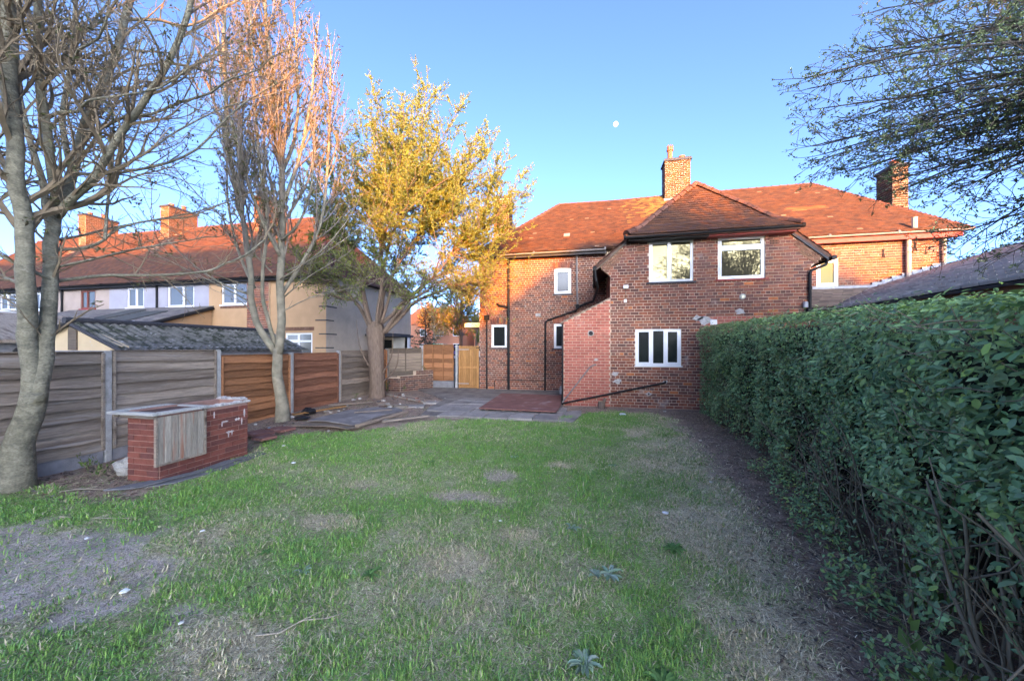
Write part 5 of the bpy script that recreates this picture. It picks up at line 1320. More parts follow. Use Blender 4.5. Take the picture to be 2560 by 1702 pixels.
def tree_willow():
    bx, by = -7.3, 11.5
    T = thing('willow_tree', 'gnarled pollard willow with wide yellow green crown', 'tree', (bx,by,0))
    mb = MB(); r = random.Random(21)
    base = Vector((bx,by,-.1))
    pts = [base, base+Vector((.02,0,.5)), base+Vector((.0,0,1.2)), base+Vector((-.03,0,1.9)), base+Vector((-.06,0,2.45)), base+Vector((-.04,0,2.75))]
    pp, rad = catmull(pts, [.30,.245,.235,.25,.29,.20], .12)
    # fluted trunk
    n = 26; vs = []; fs = []
    for i, (p, q) in enumerate(zip(pp, rad)):
        for k in range(n):
            a = 6.283*k/n; fl = 1+.10*math.sin(k*2.4+p.z*1.1)+.09*mnoise.noise(Vector((math.cos(a)*3, math.sin(a)*3, p.z*1.2)))+.05*mnoise.noise(Vector((math.cos(a)*9, math.sin(a)*9, p.z*2)))
            vs.append((p.x+q*fl*math.cos(a), p.y+q*fl*math.sin(a), p.z))
    for i in range(len(pp)-1):
        for k in range(n): fs.append((i*n+k, i*n+(k+1)%n, (i+1)*n+(k+1)%n, (i+1)*n+k))
    fs.append(tuple((len(pp)-1)*n+k for k in range(n))); mb.add(vs, fs)
    tr = Tree(23, nper=(4.5,5.0,5.0), ratio=(.42,.5,.5), ang=.8, wob=.17, trop=.07, maxl=3, leafper=54, leafl=1, leafsz=.037,
              cols=[(.25,.29,.06),(.22,.26,.055),(.29,.30,.065),(.19,.24,.065)], rmin=.003, seg=.3, sides=3, thin_below=5.8)
    head = base+Vector((-.04,0,2.7))
    specs = []                                     # tip targets (right, away, height)
    tips = [(0,0,11.4),(.9,.6,11.3),(1.8,-.4,10.8),(2.6,.5,9.9),(3.5,-.3,9.0),(4.1,.5,8.0),(4.5,-.4,6.9),(4.5,.4,5.8),(-.9,.5,10.6),(-1.7,-.4,9.6),(-2.4,.4,8.2),(-2.8,-.3,6.8),
            (1.0,2.2,9.6),(2.6,2.0,8.2),(-.8,2.2,8.8),(.6,-1.9,9.4),(2.4,-1.8,8.3),(-1.0,-1.7,8.2),(3.4,1.6,6.5),(3.2,-1.5,6.2),(1.6,-2.2,6.4),(1.4,2.4,6.4),(-2.2,1.4,6.2),(-2.6,-1.2,5.4),
            (3.9,0,4.6),(2.9,-1.0,4.3),(4.0,-.8,3.9),(-2.9,.2,4.6),(-1.8,-1.4,4.2),(2.2,1.0,5.2),(1.2,.2,8.6),(1.2,-1.3,4.2),(-.9,-1.2,4.0),(.3,-1.6,4.9),(-1.6,.6,4.3),(2.0,-1.4,4.0),(1.0,1.4,4.4),(-2.2,-.8,3.9),(3.2,.8,3.9),(.2,.9,5.2),(-.3,-.6,5.6),(4.0,0,9.5),(4.4,.2,8.8),(5.0,.1,7.7),(4.9,-.3,6.9),(3.4,.4,9.8),(4.9,.3,6.0),(2.8,-.3,10.3),(1.5,.4,11.1),(3.7,-.2,8.4),(4.5,.2,5.0),(4.9,-.2,4.3),(3.9,.4,3.5),(4.8,.3,6.2),(4.2,.0,7.4),(-2.6,.3,7.4),(-2.2,0,8.9),(2.2,.2,7.2),(0,-1,7.4),(-1.2,.4,7.2),(3.6,.2,5.6),(.3,.2,10.2)]
    prim = []
    for (a, b, z) in ((0,.2,6.2),(1.5,.3,6.0),(2.7,-.2,5.0),(-1.3,.2,5.6),(-1.9,-.4,4.4),(.5,1.3,5.4),(.6,-1.2,5.2),(2.2,1.0,4.6),(2.4,-.9,3.9),(-.7,-.9,5.2),(3.0,.3,4.1),(.9,-.3,6.4)):
        st = head+RV*(.10*a)+FV*(.12*b)+Vector((0,0,r.uniform(-.35,.0))); tip = Vector((bx,by,0))+RV*a+FV*b+Vector((0,0,z))
        mid = st.lerp(tip, .5)+RV*(-.10*a)+rnd_unit(r)*.18; rr0 = .055+.03*r.random()
        p2, rd = catmull([st, st.lerp(mid,.5)+rnd_unit(r)*.07, mid, mid.lerp(tip,.5)+rnd_unit(r)*.12, tip], [rr0, rr0*.85, rr0*.68, rr0*.52, rr0*.34], .2)
        mb.tube(p2, rd, 8); prim.append((p2, rd)); tr.children(p2, rd, 3.0, 0, .45)
    tips = [(a, b, z if z < 7.5 else 7.5+(z-7.5)*.78) for (a, b, z) in tips]
    tips2 = tips+[(a*r.uniform(.5,.95)+r.uniform(-.5,.5), b+r.uniform(-.8,.8), 3.0+(z-3.0)*r.uniform(.55,.95)) for (a, b, z) in tips+tips]
    for (a, b, z) in tips2:
        a += r.uniform(-.25,.25); b += r.uniform(-.3,.3); z += r.uniform(-.3,.3)
        tip = Vector((bx,by,0))+RV*a+FV*b+Vector((0,0,z))
        best = min(prim, key=lambda q: min((tip-p).length+.35*max(0, p.z-tip.z+.8) for p in q[0][len(q[0])//3:])+r.random()*.3)
        i = min(range(len(best[0])//3, len(best[0])), key=lambda i: (best[0][i]-tip).length*.6+.25*i/len(best[0])+r.random()*.5)
        st = best[0][i]; mid = st.lerp(tip, .5)+rnd_unit(r)*.3+RV*(.08*a); rr0 = min(best[1][i]*.8, .04)
        p2, rd = catmull([st, st.lerp(mid,.5)+rnd_unit(r)*.12, mid, mid.lerp(tip,.5)+rnd_unit(r)*.18, tip], [rr0, rr0*.8, rr0*.6, rr0*.4, .007], .22)
        mb.tube(p2, rd, 7); L = (tip-st).length
        tr.children(p2, rd, max(2.2, min(L, 5.0)), 0, .12); tr.grow(p2[-1], p2[-1]-p2[-3], .7, .008, 2)
    for (a, b, z) in ((.55,-.3,1.5),(-.5,-.25,1.9),(.7,-.3,.9)):           # suckers off the bole
        p = base+Vector((0,0,.2+.3*z)); tip = base+RV*a*1.2+FV*b+Vector((0,0,z+.9)); p2, rd = catmull([p, p.lerp(tip,.5)+RV*a*.4, tip], [.03,.02,.008], .2); mb.tube(p2, rd, 6)
    wbuild(mb, 'trunk', m_bark3, T, smooth=True); tr.build(T, m_twig2, m_leaf)
tree_willow()
def tree_right():
    bx, by = 6.9, 3.2
    T = thing('hawthorn_tree', 'dark twiggy tree with budding leaf tufts reaching over the hedge', 'tree', (bx,by,-.1))
    mb = MB(); r = random.Random(31)
    base = Vector((bx,by,-.1)); pp, rad = catmull([base, base+Vector((.05,0,1.0)), base+Vector((-.1,.05,2.0)), base+Vector((-.15,.2,3.2))], [.2,.15,.14,.13]); mb.tube(pp, rad, 12)
    tr = Tree(33, nper=(6.5,6.5,7.0), ratio=(.34,.52,.5), ang=.7, wob=.26, trop=.02, maxl=3, leafper=0, tuft=(.95,7,.045), leafl=2, leafsz=.022, cols=[(.20,.26,.11),(.25,.31,.14),(.17,.22,.10)], rmin=.0035, seg=.1)
    head = pp[-1]
    def tip(px_a, d, z): return None
    tips = [(-3.65,.3,5.35),(-3.2,-.1,4.75),(-3.0,.6,5.0),(-2.95,-.2,4.15),(-2.6,.5,3.75),(-2.2,.0,3.35),(-1.7,.6,3.1),(-2.5,-.5,5.7),(-2.1,.2,6.2),(-1.5,-.3,6.7),(-1.9,.9,5.6),(-.9,.2,7.2),(-.6,-.6,6.4),
            (-1.0,-1.0,5.2),(-1.6,-1.0,4.6),(-1.2,-.8,3.7),(-.4,.9,6.2),(-2.7,1.0,4.5),(-1.7,1.4,4.3),(-.6,-1.4,4.3),(.6,-.5,6.4),(1.2,.4,5.6),(.9,-1.1,4.6),(-3.3,.6,4.4),(-2.0,-.7,5.3),(-2.5,.9,6.0),(-1.3,.5,5.9),(-1.2,0,4.9),(-2.3,.2,4.7),(-3.0,.2,5.7),(-1.9,.3,7.0),(-1.1,.8,7.4)]
    tips = tips+[(a+r.uniform(-.3,.5), b+r.uniform(-.6,.6), z+r.uniform(-.5,.4)) for (a, b, z) in tips]+[(-1.0,.3,3.0),(-.6,.8,3.1),(-1.4,.6,3.2),(-.3,.2,3.4),(-1.2,1.2,3.3),(-.5,-.3,3.6),(-3.5,.2,5.0),(-2.9,.4,3.6),(-2.5,.0,3.25),(-3.3,.1,5.5),(-3.4,.5,4.0)]
    for (a, b, z) in tips:
        z = max(min(z, 6.3+.2*b), 3.0+max(0, -a-1.3)*.78); tp_ = Vector((bx,by,0))+Vector((a-.3,b+2.4,z)); st = head+rnd_unit(r)*.12; mid = st.lerp(tp_, .45)+Vector((0,0,.45))+rnd_unit(r)*.2
        r0 = .022+.014*r.random()
        p2, rd = catmull([st, st.lerp(mid,.6)+Vector((0,0,.12)), mid, mid.lerp(tp_,.55)+Vector((0,0,.10))+rnd_unit(r)*.1, tp_], [r0, r0*.8, r0*.55, r0*.35, .007], .18)
        mb.tube(p2, rd, 6); tr.children(p2, rd, min(3.4, (tp_-st).length), 0, .3); tr.grow(p2[-1], p2[-1]-p2[-3], .35, .006, 2)
    wbuild(mb, 'trunk', m_twigdark, T, smooth=True); tr.build(T, m_twigdark, m_leaf)
tree_right()

# ------------------------------------------------------------------ hedge
def hedge_top(y): return 2.0+.30*sm(1.6, 10.5, y)+.06*sm(2.6,4.2,y)*sm(9,6,y)
def hedge():
    H = thing('privet_hedge', 'long tall clipped evergreen hedge along the right side', 'hedge', (2.6,6,-.1))
    off = np.array((2.6,6,-.1)); r = random.Random(77)
    # near-black core well inside the leaf shell, shade put into its colour
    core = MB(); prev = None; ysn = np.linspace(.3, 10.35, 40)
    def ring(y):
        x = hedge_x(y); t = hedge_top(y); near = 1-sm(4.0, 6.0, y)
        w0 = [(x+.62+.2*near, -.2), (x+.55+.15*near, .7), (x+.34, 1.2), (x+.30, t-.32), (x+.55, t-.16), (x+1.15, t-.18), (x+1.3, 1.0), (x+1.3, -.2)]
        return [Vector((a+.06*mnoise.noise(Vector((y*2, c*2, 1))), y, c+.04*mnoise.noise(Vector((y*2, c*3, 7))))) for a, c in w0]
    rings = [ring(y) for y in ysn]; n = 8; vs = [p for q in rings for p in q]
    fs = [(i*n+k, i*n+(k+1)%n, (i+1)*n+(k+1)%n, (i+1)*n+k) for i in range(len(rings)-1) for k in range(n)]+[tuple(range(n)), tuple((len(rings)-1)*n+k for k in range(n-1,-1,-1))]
    core.add(vs, fs); wbuild(core, 'shade_core', m_hcore, H, smooth=True)
    # stems
    st = MB()
    for k in range(150):
        y = r.uniform(.8, 10.3) if k > 90 else r.uniform(1.2, 5.8); x = hedge_x(y)+r.uniform(.12, .75)
        p = Vector((x, y, gz(x, y)-.03)); d = Vector((r.uniform(-.22,.15), r.uniform(-.28,.28), 1)).normalized(); L = r.uniform(.8, 1.5); pts = [p]; nseg = 7; q = r.uniform(.005, .013)
        for i in range(nseg): d = (d+rnd_unit(r)*.22+Vector((0,0,.06))).normalized(); p = p+d*L/nseg; pts.append(p)
        st.tube(pts, [q*(1-.5*i/nseg) for i in range(nseg+1)], 6, cap=False)
        for j in range(3):
            i = r.randrange(2, nseg); d2 = (rnd_unit(r)+Vector((-.5,0,.5))).normalized(); pp = [pts[i], pts[i]+d2*.16, pts[i]+d2*.3+rnd_unit(r)*.06, pts[i]+d2*.45+rnd_unit(r)*.1]
            st.tube(pp, [q*.5,q*.4,q*.3,q*.2], 4, cap=False)
    for k in range(260):                                       # bare twigs poking out of the clipped face
        y = r.uniform(1.4, 10.2); z = r.uniform(.3, hedge_top(y)); x = hedge_x(y)+r.uniform(-.02,.2); d = Vector((r.uniform(-1,-.1), r.uniform(-.8,.8), r.uniform(-.2,.9))).normalized()
        p = Vector((x,y,z)); l = r.uniform(.08,.3); st.tube([p, p+d*l*.5+rnd_unit(r)*.02, p+d*l], [.0035,.003,.002], 4, cap=False)
    tag(wbuild(st, 'stems', m_hstem, H, smooth=True), kind='stuff')
    # leaves
    P = []; D = []; S = []; C = []
    cols = [(.145,.27,.11),(.19,.33,.13),(.085,.17,.075),(.26,.41,.18),(.165,.295,.14)]
    fresh = [(.25,.38,.10),(.30,.42,.11),(.21,.34,.11)]
    def put(p, nrm, s, c): P.append(p); D.append(nrm); S.append(s); C.append(c)
    def leaves(n, y0, y1, s0):
        for _ in range(n):
            y = r.uniform(y0, y1); t = hedge_top(y)+.03*mnoise.noise(Vector((y*3,0,0))); u = r.random()
            bulge = .10*mnoise.noise(Vector((y*1.3, 0, 4)))
            if u < .80:
                z = r.uniform(-.1, t); h = (z+.1)/(t+.1)
                hole = mnoise.noise(Vector((y*1.6, z*1.6, 3.3))); hole2 = mnoise.noise(Vector((y*4.5, z*4.5, 8.3)))
                near = 1-sm(4.6, 6.2, y)
                thin = near*(1-sm(.40, .95, z+.35*hole))*.80
                lowthin = (1-sm(-.05, .30, z))*.7
                if r.random() < max(thin, lowthin*.8): continue
                if hole < -.34 and r.random() < .75: continue
                slope = .10*(h-.45)-.06*math.sin(h*3.14)
                x = hedge_x(y)+bulge+.17*mnoise.noise(Vector((y*1.7, z*1.7, 0)))+.11*hole2-slope*.6+abs(r.gauss(0, .10))
                if z > t-.3: x += ((z-t+.3)/.3)**2*.22
                nn = Vector((-1, 0, .35))
            else:
                x = hedge_x(y)+bulge+r.uniform(.08, 1.25); z = t+(.03+.06*sm(2.6, 4.0, y))*(x-hedge_x(y))+.05*mnoise.noise(Vector((x*3,y*3,5)))-abs(r.gauss(0,.06))+(.12*r.random()**3 if r.random() < .12 else 0); nn = Vector((-.2,0,1)); hole2 = mnoise.noise(Vector((y*4.5, x*4.5, 8.3)))
            top = sm(t-.12, t+.02, z)
            c = r.choice(fresh) if r.random() < .05+.45*top*(.5+hole2)+.35*max(0, mnoise.noise(Vector((y*2.2, z*2.2, 14)))-.15) else r.choice(cols)
            put((x,y,z), (nn+Vector((0,0,.35))+rnd_unit(r)*.85).normalized(), s0*r.choice([.55,.7,.85,1,1,1.2,1.45])*r.uniform(.85,1.15), jit(c, .3))
    leaves(15000, 1.0, 3.4, .024); leaves(15500, 3.4, 6.0, .023); leaves(20000, 6.0, 10.62, .023)
    # far end face
    for _ in range(5200):
        z = r.uniform(-.05, hedge_top(10.6)); x = hedge_x(10.6)+r.uniform(.0, 1.25)**1.0; y = 10.60+.07*mnoise.noise(Vector((x*2,z*2,0)))-abs(r.gauss(0,.07))+.08
        put((x,y,z), (Vector((0,1,.3))+rnd_unit(r)).normalized(), .023*r.uniform(.7,1.3), jit(r.choice(cols), .2))
    # inner leaves: dark depth between the outer ones
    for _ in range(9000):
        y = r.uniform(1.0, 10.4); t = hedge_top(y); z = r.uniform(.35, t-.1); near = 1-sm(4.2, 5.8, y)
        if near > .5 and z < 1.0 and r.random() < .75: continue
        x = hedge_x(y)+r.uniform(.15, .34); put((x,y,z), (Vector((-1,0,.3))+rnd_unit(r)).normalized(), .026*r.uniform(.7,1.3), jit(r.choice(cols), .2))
    # shoots at the foot
    for (cx, cy, n, hh, sp) in ((1.70,2.35,420,.38,.28),(1.95,3.3,360,.42,.25),(2.2,4.3,420,.45,.3),(2.32,5.0,380,.5,.3),(1.55,1.75,420,.45,.25),(2.45,6.0,260,.3,.3)):
        for _ in range(n):
            a = r.uniform(0,6.28); q = sp*math.sqrt(r.random()); z = gz(cx,cy)+.03+hh*r.random()*(1-q/sp*.6)
            put((cx+q*math.cos(a)*.7, cy+q*math.sin(a)*1.2, z), (Vector((-.3,-.2,1))+rnd_unit(r)*.9).normalized(), .021*r.uniform(.6,1.3), jit(r.choice(cols+cols+fresh), .2))
    P = np.array(P)-off; N = np.array([tuple(d) for d in D]); S = np.array(S)[:,None]; C = np.array(C); m = len(P)
    rv = rng.normal(size=(m,3)); L = np.cross(N, rv); L /= np.linalg.norm(L, axis=1)[:,None]; W = np.cross(N, L)
    b = P-L*S; tpp = P+L*S*1.05-N*S*.12
    V = np.stack([b, P-L*S*.35+W*S*.42+N*S*.10, P+L*S*.45+W*S*.36+N*S*.08, tpp, P+L*S*.45-W*S*.36+N*S*.08, P-L*S*.35-W*S*.42+N*S*.10], 1).reshape(-1, 3)
    o = np.arange(m)[:,None]*6; Fq = np.concatenate([o+np.array([[0,1,2,3]]), o+np.array([[0,3,4,5]])], 1).reshape(-1, 4)
    ob = np_mesh('foliage', V, Fq, np.repeat(C, 2, 0), m_hleaf, H); tag(ob, kind='stuff')
m_hcore = mat('hedge_shade', (.012,.016,.010), var=.3, nscale=8, bump=1.0, bscale=14)  # the hedge's inner shade painted as a near-black colour
m_hstem = mat('hedge_stem', (.20,.16,.11), var=.3, nscale=12)
hedge()

# ------------------------------------------------------------------ patio
m_slab = mat('paving', (.30,.27,.24), var=.22, nscale=5, fine=.2, fscale=60, bump=.5, bscale=50, rnd=.14, patch=[((.13,.12,.11), 2.5, .55, .75), ((.42,.41,.40), 3.5, .64, .78)])
m_pad = mat('old_concrete', (.23,.20,.17), var=.3, nscale=3, fine=.25, fscale=40, bump=.5, bscale=40, world=True, patch=[((.10,.085,.075), 1.6, .5, .75), ((.3,.29,.28), 5, .64, .8)])
def patio():
    P = MB(); poly = [(-6.75,13.5),(-5.6,12.3),(-4.75,11.3),(-4.6,9.9),(-4.3,8.75),(-3.3,8.62),(-2.0,8.85),(-1.2,9.1),(-.86,9.6),(-.86,14.39),(-6.9,14.52)]
    n = len(poly); P.add([(x,y,.035+.05*sm(9.5,13,y)) for x, y in poly]+[(x,y,-.2) for x, y in poly], [tuple(range(n))]+[(i,i+n,(i+1)%n+n,(i+1)%n) for i in range(n)])
    pat = P.build('patio', m_pad); tag(pat, kind='structure')
    _s = {}
    s0 = MB(); s0.bbox(-.295,.295,-.295,.295,-.05,.012,.008); o = s0.build('paving_slab', m_slab); d = o.data; bpy.data.objects.remove(o)
    for j in range(5):
        for i in range(6):
            x = -4.15+i*.61+.2*j*.3; y = 8.98+j*.61
            if x > -.95 or x < -4.6 or (y < 9.2 and x < -3.9): continue
            z = .045+.05*sm(9.5,13,y)+random.uniform(-.006,.008)
            M = Matrix.Translation((x,y,z)) @ Matrix.Rotation(.03+random.uniform(-.015,.015),4,'Z') @ Matrix.Rotation(random.uniform(-.012,.012),4,'X')
            link('paving_slab', d, pat, M)
patio()
def sheet(name, label, cat, poly, z, th, m, warp=.0, group=None, nsub=None):
    """thin board lying on the ground"""
    c = Vector((sum(p[0] for p in poly)/len(poly), sum(p[1] for p in poly)/len(poly), 0)); mb = MB(); n = len(poly)
    ring = []
    for i in range(n):
        a, b = poly[i], poly[(i+1)%n]
        for k in range(5):
            t = k/5; x, y = a[0]+(b[0]-a[0])*t, a[1]+(b[1]-a[1])*t; ring.append((x, y, z+warp*mnoise.noise(Vector((x*1.7,y*1.7,z*9)))))
    m_ = len(ring); cc = (c.x, c.y, z)
    mb.add(ring+[cc]+[(a,b,d-th) for a,b,d in ring], [(i,(i+1)%m_,m_) for i in range(m_)]+[(i,m_+1+i,m_+1+(i+1)%m_,(i+1)%m_) for i in range(m_)])
    mb.v = [(a-c.x,b-c.y,d) for a,b,d in mb.v]; o = mb.build(name, m); o.location = (c.x,c.y,0); tag(o, label, cat, group); return o
def ply():
    T = thing('plywood_sheet', 'red brown board laid on battens across the patio', 'board', (-2,11,.05))
    poly = [(-3.0,9.56),(-.90,9.46),(-.88,10.4),(-1.02,12.5),(-3.12,12.6)]
    mb = MB(); n = 5; zz = .125; mb.add([(x,y,zz+.03*sm(9.5,13,y)) for x,y in poly]+[(x,y,zz-.028+.03*sm(9.5,13,y)) for x,y in poly], [tuple(range(n)),tuple(range(2*n-1,n-1,-1))]+[(i,i+n,(i+1)%n+n,(i+1)%n) for i in range(n)])
    wbuild(mb, 'board', m_ply, T)
    for x in (-2.8,-2.35,-1.9,-1.45,-1.05):
        b = MB(); b.box(x-.03,x+.03,9.60,12.2,.05,.094); wbuild(b, 'batten', m_wbrown, T)
ply()
m_felt = mat('old_roofing_felt', (.20,.18,.17), var=.3, nscale=4, bump=.5, bscale=20, patch=((.32,.3,.28)), pscale=3)
m_rubber = mat('dark_rubber_mat', (.15,.15,.155), var=.25, nscale=6, bump=.4, bscale=50, patch=((.14,.14,.15)), pscale=4)
sheet('felt_sheet', 'worn grey sheet lying over the debris beside the willow', 'sheet', [(-6.45,7.35),(-5.15,7.2),(-4.98,9.05),(-5.5,9.6),(-6.45,8.8)], .075, .02, m_felt, .05)
sheet('felt_sheet', 'curled dark sheet edge under the worn grey sheet', 'sheet', [(-6.6,7.05),(-5.1,6.95),(-4.95,7.4),(-6.3,7.6)], .035, .02, m_wbrown, .05)
sheet('rubber_mat', 'dark rubber strip on the grass along the brick store', 'mat', [(-6.32,3.62),(-5.98,4.0),(-5.97,5.62),(-5.70,5.52),(-5.62,4.7),(-5.72,4.05)], -.135, .02, m_rubber, .03)
sheet('rubber_mat', 'narrow dark strip lying over the rubber mat', 'mat', [(-6.1,3.78),(-5.9,4.2),(-5.8,5.2),(-5.72,5.18),(-5.78,4.3),(-5.98,3.75)], -.112, .012, m_rubber, .02)
sheet('broken_slab', 'whitish broken slab at the foot of the painted outhouse', 'slab', [(-.85,9.95),(-.3,10.3),(-.28,9.6),(-.45,8.75),(-.98,8.7),(-1.0,9.3)], .03, .05, m_slab, .02)
for (p, l) in (([(-5.83,10.1),(-4.9,10.3),(-4.75,9.85),(-5.6,9.75)],'grey broken slab between the debris and the patio'),([(-5.2,10.95),(-4.6,11.1),(-4.55,10.6),(-5.1,10.55)],'small grey slab left of the patio edge')):
    sheet('broken_slab', l, 'slab', p, .05, .05, m_slab, .015)
for (p, l) in (([(-7.05,6.25),(-6.6,6.15),(-6.5,6.5),(-6.95,6.6)],'reddish slab fragment nearest the store'),([(-6.9,6.65),(-6.45,6.6),(-6.4,6.95),(-6.8,7.0)],'reddish slab fragment by the slim trunk'),([(-6.5,5.95),(-6.2,5.9),(-6.15,6.2),(-6.45,6.3)],'small reddish slab fragment at the lawn edge')):
    sheet('slab_fragment', l, 'slab', p, .0, .05, m_ply, .015)
def plank(a, b, wd, th, m, label, z=.06):
    a, b = Vector((*a,z)), Vector((*b,z+random.uniform(-.02,.03))); d = b-a; L = d.length; c = (a+b)/2; ang = math.atan2(d.y, d.x)
    mb = MB(); mb.bbox(-L/2,L/2,-wd/2,wd/2,-th/2,th/2,.005); o = mb.build('plank', m); o.location = c; o.rotation_euler = (random.uniform(-.1,.1),-math.asin(d.z/L),ang); tag(o, label, 'plank', 'loose planks along the fence'); return o
plank((-7.15,11.95),(-5.1,10.65),.12,.05,m_wdoor,'long pale plank lying from the willow towards the patio',.08)
plank((-6.6,12.1),(-5.3,11.5),.1,.03,m_wgrey,'short grey plank behind the long pale plank',.05)
plank((-5.02,7.15),(-4.88,9.1),.10,.06,m_wbrown,'brown timber edging along the worn grey sheet',.05)
plank((-4.75,7.7),(-3.95,8.5),.09,.04,m_wgrey,'grey batten at the lawn edge before the patio',.05)
plank((-7.35,7.9),(-6.9,9.3),.08,.03,m_wgate,'yellowish batten among the rubble by the red brown panel',.07)
plank((-7.6,9.5),(-6.6,10.2),.07,.03,m_wbrown,'brown stick of timber in front of the willow',.06)
plank((-6.2,9.9),(-5.2,9.75),.10,.03,m_wgrey,'grey board end behind the worn sheet',.07)
plank((-5.9,8.3),(-5.1,8.75),.04,.02,m_wbrown,'thin dark stick lying on the worn grey sheet',.11)
def rock(name, label, cat, loc, s, col, group=None, sq=.6, m=None):
    mb = MB(); n1, n2 = (7, 5) if s < .1 else (16, 11); vs = []; seed = random.random()*99
    for i in range(n2+1):
        ph = math.pi*i/n2
        for k in range(n1):
            a = 6.283*k/n1; v = Vector((math.sin(ph)*math.cos(a), math.sin(ph)*math.sin(a), math.cos(ph)*sq)); v *= s*(1+.4*mnoise.noise(v*1.7+Vector((seed,0,0)))+.16*mnoise.noise(v*4.5+Vector((seed,3,0)))); vs.append(v)
    fs = [(i*n1+k, i*n1+(k+1)%n1, (i+1)*n1+(k+1)%n1, (i+1)*n1+k) for i in range(n2) for k in range(n1)]
    mb.add(vs, fs, col); o = mb.build(name, m or m_stone); o.location = loc; o.rotation_euler = (0,0,random.uniform(0,6)); tag(o, label, cat, group); return o
rock('rock', 'large whitish stone behind the brick store', 'rock', (-6.92,4.25,-.06), .15, (.36,.35,.32), sq=.9)
rock('rock', 'pale stone leaning on the store beside the larger one', 'rock', (-6.74,4.40,.07), .10, (.46,.45,.42), sq=.9)
for k in range(46):
    while True:
        x, y = random.uniform(-7.8,-4.6), random.uniform(5.9,12.6)
        if y > lawn_edge(x)+.1 and not (-6.4 < x < -5.1 and 7.4 < y < 9.3): break
    rock('rubble_stone', 'small broken stone in the rubble strip along the fence', 'stone', (x,y,gz(x,y)+.015), random.uniform(.025,.085), random.choice([(.33,.29,.26),(.24,.12,.09),(.42,.38,.34),(.18,.15,.13),(.48,.46,.42)]), 'rubble along the fence', .55)
def crumpled(name, label, cat, loc, s, col, sq=.4): 
    o = rock(name, label, cat, loc, s, col, None, sq, m_plast); return o
m_plast = mat('litter_plastic', attr=True, var=.1, rough=.4)
crumpled('plastic_bag', 'black plastic bag crumpled by the red brown fence panel', 'litter', (-7.3,8.35,.08), .17, (.012,.012,.014), .6)
crumpled('plastic_bag', 'flat black plastic scrap right of the slim trunk', 'litter', (-6.95,7.75,.03), .16, (.015,.016,.018), .3)
for (x, y, s_, c, l) in ((.76,9.95,.09,(.62,.70,.72),'pale blue plastic scrap on the grass before the wing'),(-4.77,5.14,.035,(.75,.76,.78),'white scrap on the lawn right of the store'),(.82,4.52,.035,(.75,.75,.75),'white scrap on the lawn near the hedge'),
    (-3.61,2.2,.03,(.75,.78,.72),'white torn scrap on the bare soil patch'),(-.99,3.94,.018,(.7,.7,.65),'tiny white scrap in mid lawn'),(-3.98,3.08,.022,(.7,.7,.66),'white pebble at the edge of the bare patch'),(-.74,1.97,.03,(.5,.38,.33),'pinkish shard in the near grass'),
    (-2.81,2.03,.018,(.72,.7,.6),'cream pebble in the near left grass'),(-4.97,2.72,.022,(.7,.7,.68),'white pebble on the bare soil patch'),(1.35,1.95,.04,(.66,.68,.68),'white crumpled paper in the straw by the hedge'),(-1.15,9.35,.06,(.7,.7,.7),'white lump below the red brown board'),(1.9,10.6,.05,(.5,.44,.36),'buff stone at the wing wall foot'),
    (-7.05,6.9,.035,(.25,.5,.62),'small blue scrap beside the slim trunk'),(-5.7,5.9,.03,(.62,.6,.55),'pale chip at the corner of the store'),(2.0,7.6,.03,(.6,.5,.4),'buff chip on the soil below the hedge'),(1.6,5.6,.025,(.62,.6,.55),'pale chip beside the dry grass')):
    crumpled('litter_scrap', l, 'litter', (x,y,gz(x,y)+.025), s_, c)
def log():
    T = thing('log', 'short sawn log standing by the painted outhouse wall', 'log', (.24,10.86,0))
    mb = MB(); mb.tube([(.24,10.86,-.05),(.25,10.87,.1),(.25,10.88,.21)], [.10,.098,.094], 14); wbuild(mb, 'bark', m_bark3, T)
    mb = MB(); mb.tube([(.25,10.88,.211),(.25,10.88,.214)], .09, 14); wbuild(mb, 'cut_face', m_cut, T)
    mb = MB(); mb.tube([(.31,10.93,.18),(.36,10.95,.30)], [.05,.045], 10); wbuild(mb, 'branch_stub', m_bark3, T)
m_cut = mat('sawn_wood', (.52,.33,.17), var=.2, nscale=12)
log()
# ------------------------------------------------------------------ weeds and seedlings
def rosette(loc, n, L, wd, cols, label, up=.22, name='weed'):
    L *= .75; wd *= .8
    mb = MB(); 
    for k in range(n):
        a = 6.283*k/n*2.4+random.uniform(-.3,.3); l = L*random.uniform(.6,1.1); u = up*random.uniform(.5,1.5); d = Vector((math.cos(a),math.sin(a),0)); s_ = Vector((-d.y,d.x,0)); c = jit(random.choice(cols), .3)
        p = [Vector((random.uniform(-.03,.03),random.uniform(-.03,.03),.01)), d*l*.45+Vector((0,0,l*u)), d*l*.8+Vector((0,0,l*u*1.1)), d*l+Vector((0,0,l*u*.7))]; wv = [wd*.25, wd, wd*.8, .002]
        for i in range(3): mb.quad(p[i]-s_*wv[i]+Vector((0,0,.006)), p[i], p[i+1], p[i+1]-s_*wv[i+1]+Vector((0,0,.008)), c); mb.quad(p[i], p[i]+s_*wv[i]+Vector((0,0,.006)), p[i+1]+s_*wv[i+1]+Vector((0,0,.008)), p[i+1], c)
    o = mb.build(name, m_leaf); o.location = (loc[0], loc[1], gz(*loc)+.005); tag(o, label, 'weed', 'weeds in the lawn'); return o
SIL = [(.30,.42,.30),(.36,.47,.36),(.24,.36,.25)]; DK = [(.12,.26,.08),(.14,.29,.09)]
